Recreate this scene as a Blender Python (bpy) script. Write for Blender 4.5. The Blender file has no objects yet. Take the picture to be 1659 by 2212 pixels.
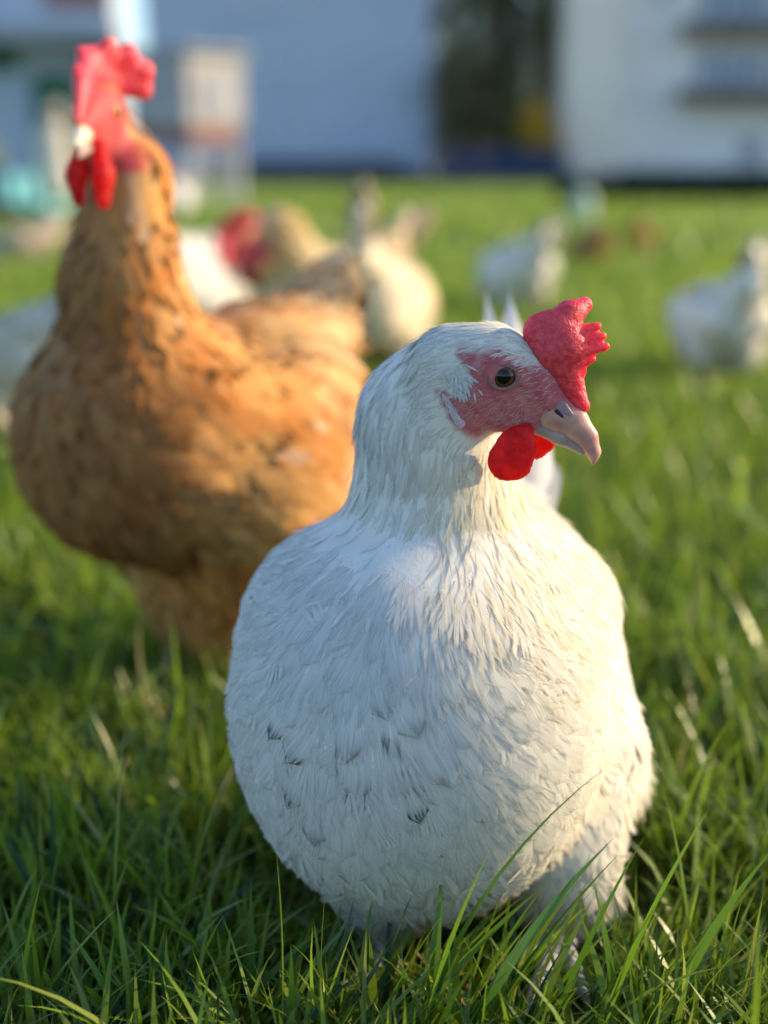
import bpy, math, random
import numpy as np
from mathutils import Vector, Matrix

rng = np.random.default_rng(7)
random.seed(7)
C = bpy.context.scene.collection
SC = bpy.context.scene

# ------------------------------------------------------------------ camera
CAM_H, FPX, HOR = 0.38, 3000.0, 370.0            # camera height, focal length in px of a 1659x2212 frame, horizon row
PITCH = math.atan((1106 - HOR) / FPX)
SP, CP = math.sin(PITCH), math.cos(PITCH)
cam_d = bpy.data.cameras.new('camera'); cam = bpy.data.objects.new('camera', cam_d); C.objects.link(cam)
cam.location = (0, 0, CAM_H); cam.rotation_euler = (math.pi / 2 - PITCH, 0, 0)
cam_d.sensor_fit = 'VERTICAL'; cam_d.sensor_height = 36; cam_d.lens = 36 * FPX / 2212
cam_d.clip_start = 0.02; cam_d.clip_end = 2000
cam_d.dof.use_dof = True; cam_d.dof.focus_distance = 0.60; cam_d.dof.aperture_fstop = 3.3
SC.camera = cam

# ------------------------------------------------------------------ light
SUN_EL = math.radians(21); SUN_BACK = math.radians(9)   # sun from camera right, a little behind the hens
sdir = Vector((math.cos(SUN_EL) * math.cos(SUN_BACK), math.cos(SUN_EL) * math.sin(SUN_BACK), math.sin(SUN_EL)))
w = bpy.data.worlds.new('World'); SC.world = w; w.use_nodes = True
nt = w.node_tree; bg = nt.nodes['Background']
sky = nt.nodes.new('ShaderNodeTexSky'); sky.sky_type = 'NISHITA'; sky.sun_disc = False
sky.sun_elevation = SUN_EL; sky.sun_rotation = math.atan2(sdir.x, sdir.y)
sky.air_density = 1.0; sky.dust_density = 0.6; sky.ozone_density = 3.2
nt.links.new(sky.outputs[0], bg.inputs[0]); bg.inputs[1].default_value = 0.138
sl = bpy.data.lights.new('sun', 'SUN'); so = bpy.data.objects.new('sun', sl); C.objects.link(so)
sl.energy = 3.3; sl.angle = math.radians(0.6); sl.color = (1.0, 0.77, 0.47)
so.rotation_euler = sdir.to_track_quat('Z', 'Y').to_euler(); so.location = (3, 1, 3)
SC.view_settings.view_transform = 'Standard'; SC.view_settings.look = 'None'
SC.view_settings.exposure = 1.2; SC.view_settings.gamma = 1
SC.cycles.use_denoising = True; SC.cycles.max_bounces = 14; SC.cycles.diffuse_bounces = 12; SC.cycles.transmission_bounces = 10; SC.cycles.transparent_max_bounces = 40

# ------------------------------------------------------------------ helpers
def P(px, py, Y):
    u = (px - 829.5) / FPX; v = (1106 - py) / FPX
    dy = CP + v * SP; t = Y / dy
    return np.array([u * t, Y, CAM_H + t * (-SP + v * CP)])
def G(px, py, z=0.0):
    u = (px - 829.5) / FPX; v = (1106 - py) / FPX
    dy = CP + v * SP; dz = -SP + v * CP; t = (z - CAM_H) / dz
    return np.array([u * t, dy * t, z])
A = lambda *v: np.array(v, float)
def unit(v): return v / (np.linalg.norm(v, axis=-1, keepdims=True) + 1e-12)

def tag(o, label=None, cat=None, group=None, kind=None):
    if label: o['label'] = label
    if cat: o['category'] = cat
    if group: o['group'] = group
    if kind: o['kind'] = kind
    return o
def thing(name, label, cat, loc, rz=0.0, group=None):
    o = bpy.data.objects.new(name, None); C.objects.link(o); o.empty_display_size = 0.05
    o.location = [float(a) for a in loc]; o.rotation_euler = (0, 0, rz)
    return tag(o, label, cat, group)
def mat_of(o):
    m = Matrix.Translation(o.location) @ o.rotation_euler.to_matrix().to_4x4()
    return m if o.parent is None else mat_of(o.parent) @ m
def mk(name, V, F, mat, parent=None, smooth=True, cols=None, uvs=None, nrm=None):
    """link world-space arrays as one mesh object (local to parent). F: (n,4)/(n,3) array or list of polygons"""
    V = np.asarray(V, float)
    if parent is not None:
        M = np.array(mat_of(parent).inverted()); V = V @ M[:3, :3].T + M[:3, 3]
        if nrm is not None: nrm = nrm @ M[:3, :3].T
    me = bpy.data.meshes.new(name)
    if isinstance(F, np.ndarray):
        n, k = F.shape
        me.vertices.add(len(V)); me.vertices.foreach_set('co', V.astype(np.float32).ravel())
        me.loops.add(n * k); me.loops.foreach_set('vertex_index', F.astype(np.int32).ravel())
        me.polygons.add(n); me.polygons.foreach_set('loop_start', (np.arange(n) * k).astype(np.int32))
        me.update(calc_edges=True); me.validate()
    else:
        me.from_pydata([tuple(v) for v in V], [], [tuple(f) for f in F]); me.update()
    if smooth: me.polygons.foreach_set('use_smooth', np.ones(len(me.polygons), bool))
    if cols is not None:
        ca = me.color_attributes.new('Col', 'FLOAT_COLOR', 'POINT')
        c = np.ones((len(V), 4), np.float32); c[:, :cols.shape[1]] = cols
        ca.data.foreach_set('color', c.ravel())
    if uvs is not None:
        a = me.attributes.new('fuv', 'FLOAT_VECTOR', 'POINT')
        a.data.foreach_set('vector', np.asarray(uvs, np.float32).ravel())
    if nrm is not None:
        a = me.attributes.new('bn', 'FLOAT_VECTOR', 'POINT'); a.data.foreach_set('vector', np.asarray(nrm, np.float32).ravel())
    o = bpy.data.objects.new(name, me); C.objects.link(o)
    if mat: me.materials.append(mat)
    if parent is not None: o.parent = parent
    return o

class MB:
    """collects simple solids for architecture / objects, in world space"""
    def __init__(s): s.V = []; s.F = []; s.n = 0
    def add(s, V, F):
        s.V.append(np.asarray(V, float)); s.F += [tuple(int(i) + s.n for i in f) for f in F]; s.n += len(V); return s
    def box(s, x0, x1, y0, y1, z0, z1):
        V = [(x, y, z) for z in (z0, z1) for y in (y0, y1) for x in (x0, x1)]
        return s.add(V, [(0, 2, 3, 1), (4, 5, 7, 6), (0, 1, 5, 4), (2, 6, 7, 3), (0, 4, 6, 2), (1, 3, 7, 5)])
    def tube(s, a, b, r0, r1=None, n=10):
        r1 = r0 if r1 is None else r1; a = np.asarray(a, float); b = np.asarray(b, float); d = unit(b - a)
        u = unit(np.cross(d, A(0, 0, 1) if abs(d[2]) < .9 else A(1, 0, 0))); v = np.cross(d, u)
        th = np.arange(n) * 2 * math.pi / n; ring = np.cos(th)[:, None] * u + np.sin(th)[:, None] * v
        V = np.vstack([a + r0 * ring, b + r1 * ring])
        return s.add(V, [(i, (i + 1) % n, n + (i + 1) % n, n + i) for i in range(n)] + [tuple(range(n))[::-1], tuple(range(n, 2 * n))])
    def lathe(s, c, prof, n=20):
        th = np.arange(n) * 2 * math.pi / n; V = []
        for r, z in prof: V += [(c[0] + r * math.cos(t), c[1] + r * math.sin(t), c[2] + z) for t in th]
        F = [(k * n + i, k * n + (i + 1) % n, (k + 1) * n + (i + 1) % n, (k + 1) * n + i) for k in range(len(prof) - 1) for i in range(n)]
        F += [tuple(range(n))[::-1], tuple(range((len(prof) - 1) * n, len(prof) * n))]
        return s.add(V, F)
    def build(s, name, mat, parent=None, smooth=False, bevel=0.0):
        o = mk(name, np.vstack(s.V), s.F, mat, parent, smooth)
        if bevel:
            m = o.modifiers.new('bevel', 'BEVEL'); m.width = bevel; m.segments = 2; m.limit_method = 'ANGLE'
        return o

# ---- materials
def newmat(name):
    m = bpy.data.materials.new(name); m.use_nodes = True; nt = m.node_tree
    return m, nt, nt.nodes['Principled BSDF'], nt.nodes.new, nt.links.new
def noisy(name, c0, c1, scale=8, rough=0.7, bump=0.0, detail=4, spec=0.3, metallic=0.0, sss=0.0, transl=None, bscale=None, bdist=0.002):
    m, nt, b, N, L = newmat(name)
    tc = N('ShaderNodeTexCoord'); n = N('ShaderNodeTexNoise'); n.inputs['Scale'].default_value = scale; n.inputs['Detail'].default_value = detail
    L(tc.outputs['Object'], n.inputs['Vector'])
    r = N('ShaderNodeValToRGB'); r.color_ramp.elements[0].position = .35; r.color_ramp.elements[1].position = .65
    r.color_ramp.elements[0].color = (*c0, 1); r.color_ramp.elements[1].color = (*c1, 1)
    L(n.outputs[0], r.inputs[0]); L(r.outputs[0], b.inputs['Base Color'])
    b.inputs['Roughness'].default_value = rough; b.inputs['Specular IOR Level'].default_value = spec; b.inputs['Metallic'].default_value = metallic
    if sss:
        b.inputs['Subsurface Weight'].default_value = 1.0; b.inputs['Subsurface Radius'].default_value = (1, .25, .15); b.inputs['Subsurface Scale'].default_value = sss
    if bump:
        n2 = N('ShaderNodeTexNoise'); n2.inputs['Scale'].default_value = bscale or scale * 6; n2.inputs['Detail'].default_value = 6
        L(tc.outputs['Object'], n2.inputs['Vector'])
        bp = N('ShaderNodeBump'); bp.inputs['Strength'].default_value = bump; bp.inputs['Distance'].default_value = bdist
        L(n2.outputs[0], bp.inputs['Height']); L(bp.outputs[0], b.inputs['Normal'])
    if transl:
        t = N('ShaderNodeBsdfTranslucent'); mx = N('ShaderNodeMixShader'); mx.inputs[0].default_value = transl
        L(r.outputs[0], t.inputs['Color']); L(b.outputs[0], mx.inputs[1]); L(t.outputs[0], mx.inputs[2])
        L(mx.outputs[0], nt.nodes['Material Output'].inputs['Surface'])
    return m

def attrmat(name, rough=.6, spec=.2, transl=.3, barbs=0.0, sss=0.0, mottled=0.0, dirt=False, fray=False, soft=0.0, downy=False):
    """colour comes from the per-feather / per-blade attribute Col; fuv = (across, along, random)"""
    m, nt, b, N, L = newmat(name)
    at = N('ShaderNodeAttribute'); at.attribute_name = 'Col'; col = at.outputs['Color']
    uv = N('ShaderNodeAttribute'); uv.attribute_name = 'fuv'
    sep = N('ShaderNodeSeparateXYZ'); L(uv.outputs['Vector'], sep.inputs[0])
    def math_(op, a, bb=None, c=None):
        n = N('ShaderNodeMath'); n.operation = op
        for i, x in enumerate((a, bb, c)):
            if x is None: continue
            if isinstance(x, (int, float)): n.inputs[i].default_value = x
            else: L(x, n.inputs[i])
        return n.outputs[0]
    if mottled:
        tc = N('ShaderNodeTexCoord'); n = N('ShaderNodeTexNoise'); n.inputs['Scale'].default_value = 45; n.inputs['Detail'].default_value = 5
        L(tc.outputs['Object'], n.inputs['Vector'])
        mp = N('ShaderNodeMapRange'); mp.inputs[1].default_value = .3; mp.inputs[2].default_value = .7
        mp.inputs[3].default_value = 1 - mottled; mp.inputs[4].default_value = 1 + mottled * .5; L(n.outputs[0], mp.inputs[0])
        mx = N('ShaderNodeMix'); mx.data_type = 'RGBA'; mx.blend_type = 'MULTIPLY'; mx.inputs[0].default_value = 1
        L(col, mx.inputs[6]); L(mp.outputs[0], mx.inputs[7]); col = mx.outputs[2]
    if dirt:      # Col alpha < 1 marks a feather with a mud streaked tip
        st = N('ShaderNodeTexNoise'); st.inputs['Scale'].default_value = 1.0; st.inputs['Detail'].default_value = 3
        cv = N('ShaderNodeCombineXYZ'); L(math_('MULTIPLY', sep.outputs[0], 5.5), cv.inputs[0]); L(math_('MULTIPLY', sep.outputs[1], 1.6), cv.inputs[1])
        L(math_('MULTIPLY', sep.outputs[2], 50.0), cv.inputs[2]); L(cv.outputs[0], st.inputs['Vector'])
        k = math_('SUBTRACT', 1.0, at.outputs['Alpha'])
        mr = N('ShaderNodeMapRange'); mr.inputs[1].default_value = .47; mr.inputs[2].default_value = .56; L(st.outputs[0], mr.inputs[0])
        along = N('ShaderNodeMapRange'); along.inputs[1].default_value = .66; along.inputs[2].default_value = .82; L(sep.outputs[1], along.inputs[0])
        f = math_('MULTIPLY', math_('MULTIPLY', mr.outputs[0], along.outputs[0]), k)
        mx = N('ShaderNodeMix'); mx.data_type = 'RGBA'; L(f, mx.inputs[0]); L(col, mx.inputs[6]); mx.inputs[7].default_value = (.05, .035, .022, 1); col = mx.outputs[2]
    L(col, b.inputs['Base Color']); b.inputs['Roughness'].default_value = rough; b.inputs['Specular IOR Level'].default_value = spec
    if sss:
        b.inputs['Subsurface Weight'].default_value = 1.0; b.inputs['Subsurface Radius'].default_value = (1, .3, .2); b.inputs['Subsurface Scale'].default_value = sss
    nor = None
    if downy:
        tc = N('ShaderNodeTexCoord'); mp = N('ShaderNodeMapping'); mp.inputs['Scale'].default_value = (420, 420, 90); L(tc.outputs['Object'], mp.inputs[0])
        n = N('ShaderNodeTexNoise'); n.inputs['Scale'].default_value = 1; n.inputs['Detail'].default_value = 4; n.inputs['Distortion'].default_value = .6; L(mp.outputs[0], n.inputs[0])
        bp = N('ShaderNodeBump'); bp.inputs['Strength'].default_value = .25; bp.inputs['Distance'].default_value = .0006; L(n.outputs[0], bp.inputs['Height']); L(bp.outputs[0], b.inputs['Normal'])
    if soft:
        bn = N('ShaderNodeAttribute'); bn.attribute_name = 'bn'; vt = N('ShaderNodeVectorTransform'); vt.vector_type = 'NORMAL'; vt.convert_from = 'OBJECT'; vt.convert_to = 'WORLD'
        L(bn.outputs['Vector'], vt.inputs[0]); ge = N('ShaderNodeNewGeometry')
        bf = N('ShaderNodeMapRange'); bf.inputs[3].default_value = 1; bf.inputs[4].default_value = -1; L(ge.outputs['Backfacing'], bf.inputs[0])
        sg = N('ShaderNodeVectorMath'); sg.operation = 'SCALE'; L(ge.outputs['Normal'], sg.inputs[0]); sg.inputs['Scale'].default_value = 1
        mv = N('ShaderNodeMix'); mv.data_type = 'VECTOR'; mv.inputs[0].default_value = soft; L(sg.outputs[0], mv.inputs[4]); L(vt.outputs[0], mv.inputs[5])
        nn = N('ShaderNodeVectorMath'); nn.operation = 'NORMALIZE'; L(mv.outputs[1], nn.inputs[0]); nor = nn.outputs[0]; L(nor, b.inputs['Normal'])
    if barbs:
        au = math_('ABSOLUTE', sep.outputs[0])
        ph = math_('SUBTRACT', math_('MULTIPLY', sep.outputs[1], 70.0), math_('MULTIPLY', au, 26.0))
        wv = math_('SINE', ph)
        shaft = math_('LESS_THAN', au, .06)
        bp = N('ShaderNodeBump'); bp.inputs['Strength'].default_value = barbs; bp.inputs['Distance'].default_value = .0004
        L(math_('ADD', wv, shaft), bp.inputs['Height'])
        if nor: L(nor, bp.inputs['Normal'])
        L(bp.outputs[0], b.inputs['Normal'])
    out = nt.nodes['Material Output']
    if transl:
        t = N('ShaderNodeBsdfTranslucent'); mx = N('ShaderNodeMixShader'); mx.inputs[0].default_value = transl
        L(col, t.inputs['Color']); L(b.outputs[0], mx.inputs[1]); L(t.outputs[0], mx.inputs[2]); L(mx.outputs[0], out.inputs['Surface'])
        if nor: L(nor, t.inputs['Normal'])
        if fray:
            st = N('ShaderNodeTexNoise'); st.inputs['Scale'].default_value = 1.0; st.inputs['Detail'].default_value = 2
            cv = N('ShaderNodeCombineXYZ'); L(math_('MULTIPLY', sep.outputs[0], 9.0), cv.inputs[0]); L(math_('MULTIPLY', sep.outputs[1], 1.2), cv.inputs[1])
            L(math_('MULTIPLY', sep.outputs[2], 70.0), cv.inputs[2]); L(cv.outputs[0], st.inputs['Vector'])
            au = math_('ABSOLUTE', sep.outputs[0])
            e = math_('MAXIMUM', math_('POWER', sep.outputs[1], 3.0), math_('POWER', au, 5.0))
            al = math_('ADD', e, math_('MULTIPLY', math_('SUBTRACT', st.outputs[0], .5), 1.1))
            mr = N('ShaderNodeMapRange'); mr.inputs[1].default_value = .05; mr.inputs[2].default_value = .95; mr.inputs[3].default_value = .25; mr.inputs[4].default_value = .95; L(al, mr.inputs[0])
            tr = N('ShaderNodeBsdfTransparent'); m2 = N('ShaderNodeMixShader'); L(math_('MULTIPLY', mr.outputs[0], math_('SUBTRACT', 1.0, math_('MULTIPLY', f, .95))) if dirt else mr.outputs[0], m2.inputs[0]); L(mx.outputs[0], m2.inputs[1]); L(tr.outputs[0], m2.inputs[2]); L(m2.outputs[0], out.inputs['Surface'])
    return m

M = {}
M['feather'] = attrmat('feather', rough=.75, spec=.15, transl=.12, barbs=.03, dirt=True, fray=True, soft=.7)
M['plume_far'] = attrmat('plume_far', rough=.8, spec=.1, transl=.1, soft=.6)
M['down'] = attrmat('down', rough=.8, spec=.12, transl=0, mottled=.10, downy=True)
M['tail_plume'] = attrmat('tail_plume', rough=.75, spec=.15, transl=.35, barbs=.03)
M['skin'] = attrmat('skin', rough=.6, spec=.25, transl=0, mottled=.25)
M['grass'] = attrmat('grass', rough=.34, spec=.5, transl=.5)
M['leaf'] = attrmat('leaf', rough=.7, spec=.1, transl=.2)
M['straw'] = attrmat('straw', rough=.6, spec=.2, transl=.3)
M['comb'] = noisy('comb_skin', (.62, .022, .04), (.78, .08, .11), 420, rough=.36, bump=.5, spec=.5, sss=.007, bscale=900, bdist=.0014)
M['wattle'] = noisy('wattle_skin', (.60, .008, .014), (.88, .04, .035), 150, rough=.45, bump=.4, spec=.35, sss=.006, transl=.55, bscale=700)
M['beak'] = noisy('beak_horn', (.44, .22, .19), (.60, .34, .26), 140, rough=.4, bump=.1, spec=.45, sss=.002)
M['mandible'] = noisy('mandible_horn', (.30, .23, .22), (.46, .33, .28), 120, rough=.45, bump=.1, spec=.4, sss=.002)
M['nostril'] = noisy('nostril_dark', (.02, .015, .02), (.04, .03, .04), 60)
M['cere'] = noisy('nostril_flap', (.24, .17, .20), (.32, .2, .22), 120, rough=.5, bump=.2)
M['lobe'] = noisy('earlobe_skin', (.52, .34, .42), (.74, .66, .72), 320, rough=.7, bump=.8, spec=.2, sss=.002, bscale=600)
M['shank'] = noisy('shank_scales', (.30, .29, .33), (.48, .46, .48), 130, rough=.55, bump=.8, spec=.3, bscale=260)
M['shank_buff'] = noisy('shank_scales_yellow', (.50, .34, .12), (.6, .45, .2), 130, rough=.55, bump=.8, spec=.3, bscale=260)
M['claw'] = noisy('claw_horn', (.16, .13, .11), (.28, .24, .2), 100, rough=.4)

def eye_mat():
    m, nt, b, N, L = newmat('eye_amber')
    at = N('ShaderNodeAttribute'); at.attribute_name = 'Col'; L(at.outputs['Color'], b.inputs['Base Color'])
    b.inputs['Roughness'].default_value = .12; b.inputs['Specular IOR Level'].default_value = .4
    return m
M['eye'] = eye_mat()

# ---- implicit surfaces
def rc(a, b, ra, rb, n=None, k=1.0, s=.012):
    """rounded cone a-b, squashed by k along n; s = blend radius"""
    return dict(a=np.asarray(a, float), b=np.asarray(b, float), ra=ra, rb=rb, n=None if n is None else unit(np.asarray(n, float)), k=k, s=s)
def sdf(prims, X):
    d = None
    for p in prims:
        ba = p['b'] - p['a']; q = X - p['a']
        if p['n'] is not None:
            q = q + (np.einsum('...i,i', q, p['n']) * (1 / p['k'] - 1))[..., None] * p['n']
            ba = ba + (ba @ p['n']) * (1 / p['k'] - 1) * p['n']
        L2 = ba @ ba
        h = np.clip(np.einsum('...i,i', q, ba) / L2, 0, 1) if L2 > 1e-12 else np.zeros(q.shape[:-1])
        e = np.linalg.norm(q - h[..., None] * ba, axis=-1) - (p['ra'] + h * (p['rb'] - p['ra']))
        if d is None: d = e
        else:
            k = p['s']; hh = np.clip(.5 + .5 * (d - e) / k, 0, 1); d = d * (1 - hh) + e * hh - k * hh * (1 - hh)
    return d
def nets(prims, h, disp=None):
    lo = np.min([np.minimum(p['a'] - p['ra'], p['b'] - p['rb']) for p in prims], 0) - .012 - 2 * h
    hi = np.max([np.maximum(p['a'] + p['ra'], p['b'] + p['rb']) for p in prims], 0) + .012 + 2 * h
    n = np.ceil((hi - lo) / h).astype(int) + 1
    ax = [lo[i] + h * np.arange(n[i]) for i in range(3)]
    X = np.stack(np.meshgrid(*ax, indexing='ij'), -1)
    f = sdf(prims, X)
    if disp is not None: f = f + disp(X)
    s = f < 0
    cs = np.zeros(tuple(n - 1), int)
    for i in (0, 1):
        for j in (0, 1):
            for k in (0, 1): cs += s[i:n[0] - 1 + i, j:n[1] - 1 + j, k:n[2] - 1 + k]
    act = (cs > 0) & (cs < 8); idx = -np.ones(act.shape, int); I = np.argwhere(act); idx[act] = np.arange(len(I))
    acc = np.zeros((len(I), 3)); cnt = np.zeros(len(I))
    cor = [(i, j, k) for i in (0, 1) for j in (0, 1) for k in (0, 1)]
    for a in cor:
        for ax_ in range(3):
            if a[ax_] == 1: continue
            b = list(a); b[ax_] = 1
            fa = f[I[:, 0] + a[0], I[:, 1] + a[1], I[:, 2] + a[2]]; fb = f[I[:, 0] + b[0], I[:, 1] + b[1], I[:, 2] + b[2]]
            mk_ = (fa < 0) != (fb < 0); t = np.where(mk_, fa / np.where(mk_, fa - fb, 1), 0)
            pt = np.tile(np.array(a, float), (len(I), 1)); pt[:, ax_] = t
            acc += pt * mk_[:, None]; cnt += mk_
    V = lo + h * (I + acc / cnt[:, None])
    Fs = []
    for ax_ in range(3):
        o1, o2 = (ax_ + 1) % 3, (ax_ + 2) % 3
        sl = [slice(None)] * 3; s2 = [slice(None)] * 3
        sl[ax_] = slice(0, n[ax_] - 1); s2[ax_] = slice(1, n[ax_])
        ch = s[tuple(sl)] != s[tuple(s2)]; E = np.argwhere(ch)
        E = E[(E[:, o1] > 0) & (E[:, o2] > 0) & (E[:, o1] < n[o1] - 1) & (E[:, o2] < n[o2] - 1)]
        q = []
        for d1, d2 in ((-1, -1), (0, -1), (0, 0), (-1, 0)):
            e = E.copy(); e[:, o1] += d1; e[:, o2] += d2; q.append(idx[e[:, 0], e[:, 1], e[:, 2]])
        q = np.stack(q, 1); ins = s[E[:, 0], E[:, 1], E[:, 2]]
        q[~ins] = q[~ins][:, ::-1]; Fs.append(q)
    return V, np.vstack(Fs)
def grad(prims, X, e=.0008):
    g = np.stack([sdf(prims, X + e * np.eye(3)[i]) - sdf(prims, X - e * np.eye(3)[i]) for i in range(3)], -1)
    return unit(g)
def scatter(V, F, spacing, keep=None):
    """points spread evenly over a mesh; spacing: float or function of points"""
    T = np.vstack([F[:, [0, 1, 2]], F[:, [0, 2, 3]]]); a, b, c = V[T[:, 0]], V[T[:, 1]], V[T[:, 2]]
    ar = .5 * np.linalg.norm(np.cross(b - a, c - a), axis=1)
    n = int(ar.sum() / spacing ** 2 * 6); t = rng.choice(len(T), n, p=ar / ar.sum())
    u, v = rng.random(n), rng.random(n); fl = u + v > 1; u[fl] = 1 - u[fl]; v[fl] = 1 - v[fl]
    X = a[t] + u[:, None] * (b - a)[t] + v[:, None] * (c - a)[t]
    if keep is not None: X = X[keep(X)]
    cell = {}; out = []
    r2 = (spacing * .85) ** 2
    K = np.floor(X / spacing).astype(int)
    for i in range(len(X)):
        k = tuple(K[i]); ok = True
        for dx in (-1, 0, 1):
            for dy in (-1, 0, 1):
                for dz in (-1, 0, 1):
                    for j in cell.get((k[0] + dx, k[1] + dy, k[2] + dz), ()):
                        d = X[i] - X[j]
                        if d @ d < r2: ok = False; break
                    if not ok: break
                if not ok: break
            if not ok: break
        if ok: cell.setdefault(k, []).append(i); out.append(i)
    return X[out]
def feathers(X, Nn, D, L, W, lift=.12, curl=-.2, cup=.25, cols=None, nl=6, nw=4, tipround=4.0, rag=.08, twist=.12, prims=None, clr=.05):
    """arrays of little curved leaf shapes. X roots, Nn normals, D flow; L,W lengths; cols (n,4)"""
    n = len(X); L = np.broadcast_to(np.asarray(L, float), n); W = np.broadcast_to(np.asarray(W, float), n)
    lift = np.broadcast_to(np.asarray(lift, float), n); curl = np.broadcast_to(np.asarray(curl, float), n)
    D = unit(D - np.einsum('ij,ij->i', D, Nn)[:, None] * Nn); S = np.cross(D, Nn)
    tw = rng.normal(0, twist, n); D, S = D * np.cos(tw)[:, None] + S * np.sin(tw)[:, None], S * np.cos(tw)[:, None] - D * np.sin(tw)[:, None]
    if prims is not None:                      # bend each feather so that its tip lies just above the body
        d0 = sdf(prims, X + D * (L * .95)[:, None]); curl = np.clip(np.broadcast_to(np.asarray(clr, float), n) - d0 / L - lift, -.5, .7)
    v = np.linspace(0, 1, nl); u = np.linspace(-1, 1, nw)
    prof = np.clip(v, 0, 1) ** .45 * np.sqrt(np.clip(1 - v ** tipround, 0, 1)) + .04
    VV = v[None, :, None]; UU = u[None, None, :]
    al = VV * np.ones((n, nl, nw)) - .10 * np.abs(UU) ** 2 * VV
    al = al + rng.normal(0, rag, (n, 1, nw)) * VV ** 3
    wv = UU * prof[None, :, None] * np.ones((n, 1, 1))
    zz = lift[:, None, None] * VV + curl[:, None, None] * VV ** 2 * np.ones((n, nl, nw)) - cup * (W / L)[:, None, None] * (UU * prof[None, :, None]) ** 2
    pos = X[:, None, None, :] + (al * L[:, None, None])[..., None] * D[:, None, None, :] + (wv * W[:, None, None] * .5)[..., None] * S[:, None, None, :] + (zz * L[:, None, None])[..., None] * Nn[:, None, None, :]
    q = np.array([(i * nw + j, i * nw + j + 1, (i + 1) * nw + j + 1, (i + 1) * nw + j) for i in range(nl - 1) for j in range(nw - 1)])
    F = (np.arange(n)[:, None, None] * nl * nw + q[None]).reshape(-1, 4)
    uv = np.stack([np.broadcast_to(UU, (n, nl, nw)), np.broadcast_to(VV, (n, nl, nw)), np.broadcast_to(rng.random(n)[:, None, None], (n, nl, nw))], -1).reshape(-1, 3)
    cc = np.ones((n, 4)) if cols is None else cols
    cc = np.repeat(cc, nl * nw, 0)
    return pos.reshape(-1, 3), F, cc, uv, np.repeat(Nn, nl * nw, 0)
def barbed(X, Nn, D, L, W, m, prims, clr, cols, nl=6, tw=.2):
    """contour feathers built of m narrow barb strips that fan out from one root, so that their tips are frayed"""
    n = len(X); D = unit(D - np.einsum('ij,ij->i', D, Nn)[:, None] * Nn); S = np.cross(D, Nn)
    t = rng.normal(0, tw, n); D = D * np.cos(t)[:, None] + S * np.sin(t)[:, None]; S = np.cross(D, Nn)
    k = np.linspace(-1, 1, m); K = np.tile(k, n); r = np.repeat(np.arange(n), m)
    K = K + rng.normal(0, .10, len(K))
    a = K * .42 * (W / L / .7)[r]
    Xs = X[r] + S[r] * (K * W[r] * .26)[:, None] + D[r] * (np.abs(K) * L[r] * .04)[:, None]
    Ds = D[r] * np.cos(a)[:, None] + S[r] * np.sin(a)[:, None]
    Ls = L[r] * (1 - .16 * K ** 2) * rng.uniform(.88, 1.04, len(K))
    Xs = Xs - grad(prims, Xs) * sdf(prims, Xs)[:, None]; Ns = grad(prims, Xs)
    c = cols[r].copy(); c[np.abs(K) > .34, 3] = 1; c[:, :3] *= rng.uniform(.975, 1.015, (len(K), 1))
    return feathers(Xs, Ns, Ds, Ls, W[r] * 1.7 / m * rng.uniform(.8, 1.2, len(K)), lift=.004, prims=prims, clr=np.asarray(clr)[r] + rng.uniform(-.004, .004, len(K)), cup=.0, cols=c, nl=nl, nw=3, tipround=3, rag=0, twist=.03)
def join(parts):
    F = []; o = 0
    for p in parts: F.append(p[1] + o); o += len(p[0])
    return (np.vstack([p[0] for p in parts]), np.vstack(F)) + tuple(np.vstack([p[i] for p in parts]) for i in range(2, len(parts[0])))
def vnoise(X, sc, seed=0, octs=3):
    """cheap smooth pseudo noise 0..1"""
    r = np.random.default_rng(seed); o = np.zeros(len(X)); a = 1.0; t = 0
    for k in range(octs):
        for _ in range(3):
            d = unit(r.normal(size=3)); o += a * np.sin(X @ d * sc * 2 ** k * 2 * math.pi + r.random() * 6.28); t += a
        a *= .6
    return np.clip(.5 + .75 * o / t, 0, 1)
def lerp(a, b, t): return np.asarray(a) * (1 - t)[:, None] + np.asarray(b) * t[:, None]

# ------------------------------------------------------------------ hens
class Head:
    """head frame in units of the photo's close-up: x forward, y down, s sideways (to the bird's right), eye at (765, 680)"""
    def __init__(s, O, F, U, sc=1.0):
        s.O = np.asarray(O, float); s.F = unit(np.asarray(F, float)); U = np.asarray(U, float); s.U = unit(U - (U @ s.F) * s.F)
        s.N = np.cross(s.F, s.U); s.m = .0703e-3 * sc
    def p(s, x, y, side=0): return s.O + s.m * ((x - 765) * s.F - (y - 680) * s.U + side * s.N)
    def inv(s, X):
        q = (X - s.O) / s.m; return np.stack([q @ s.F + 765, 680 - q @ s.U, q @ s.N], -1)
    def skull(s):
        m = s.m; R = lambda x0, y0, r0, x1, y1, r1, k=.8, b=.012: rc(s.p(x0, y0), s.p(x1, y1), r0 * m, r1 * m, s.N, k, b)
        return [R(455, 648, 214, 690, 640, 225, .85), R(690, 650, 215, 930, 740, 150, .74), R(900, 760, 150, 1130, 900, 88, .74, .008),
                R(560, 850, 215, 800, 920, 130, .76, .01), R(800, 930, 110, 960, 1010, 62, .72, .006)]

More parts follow.
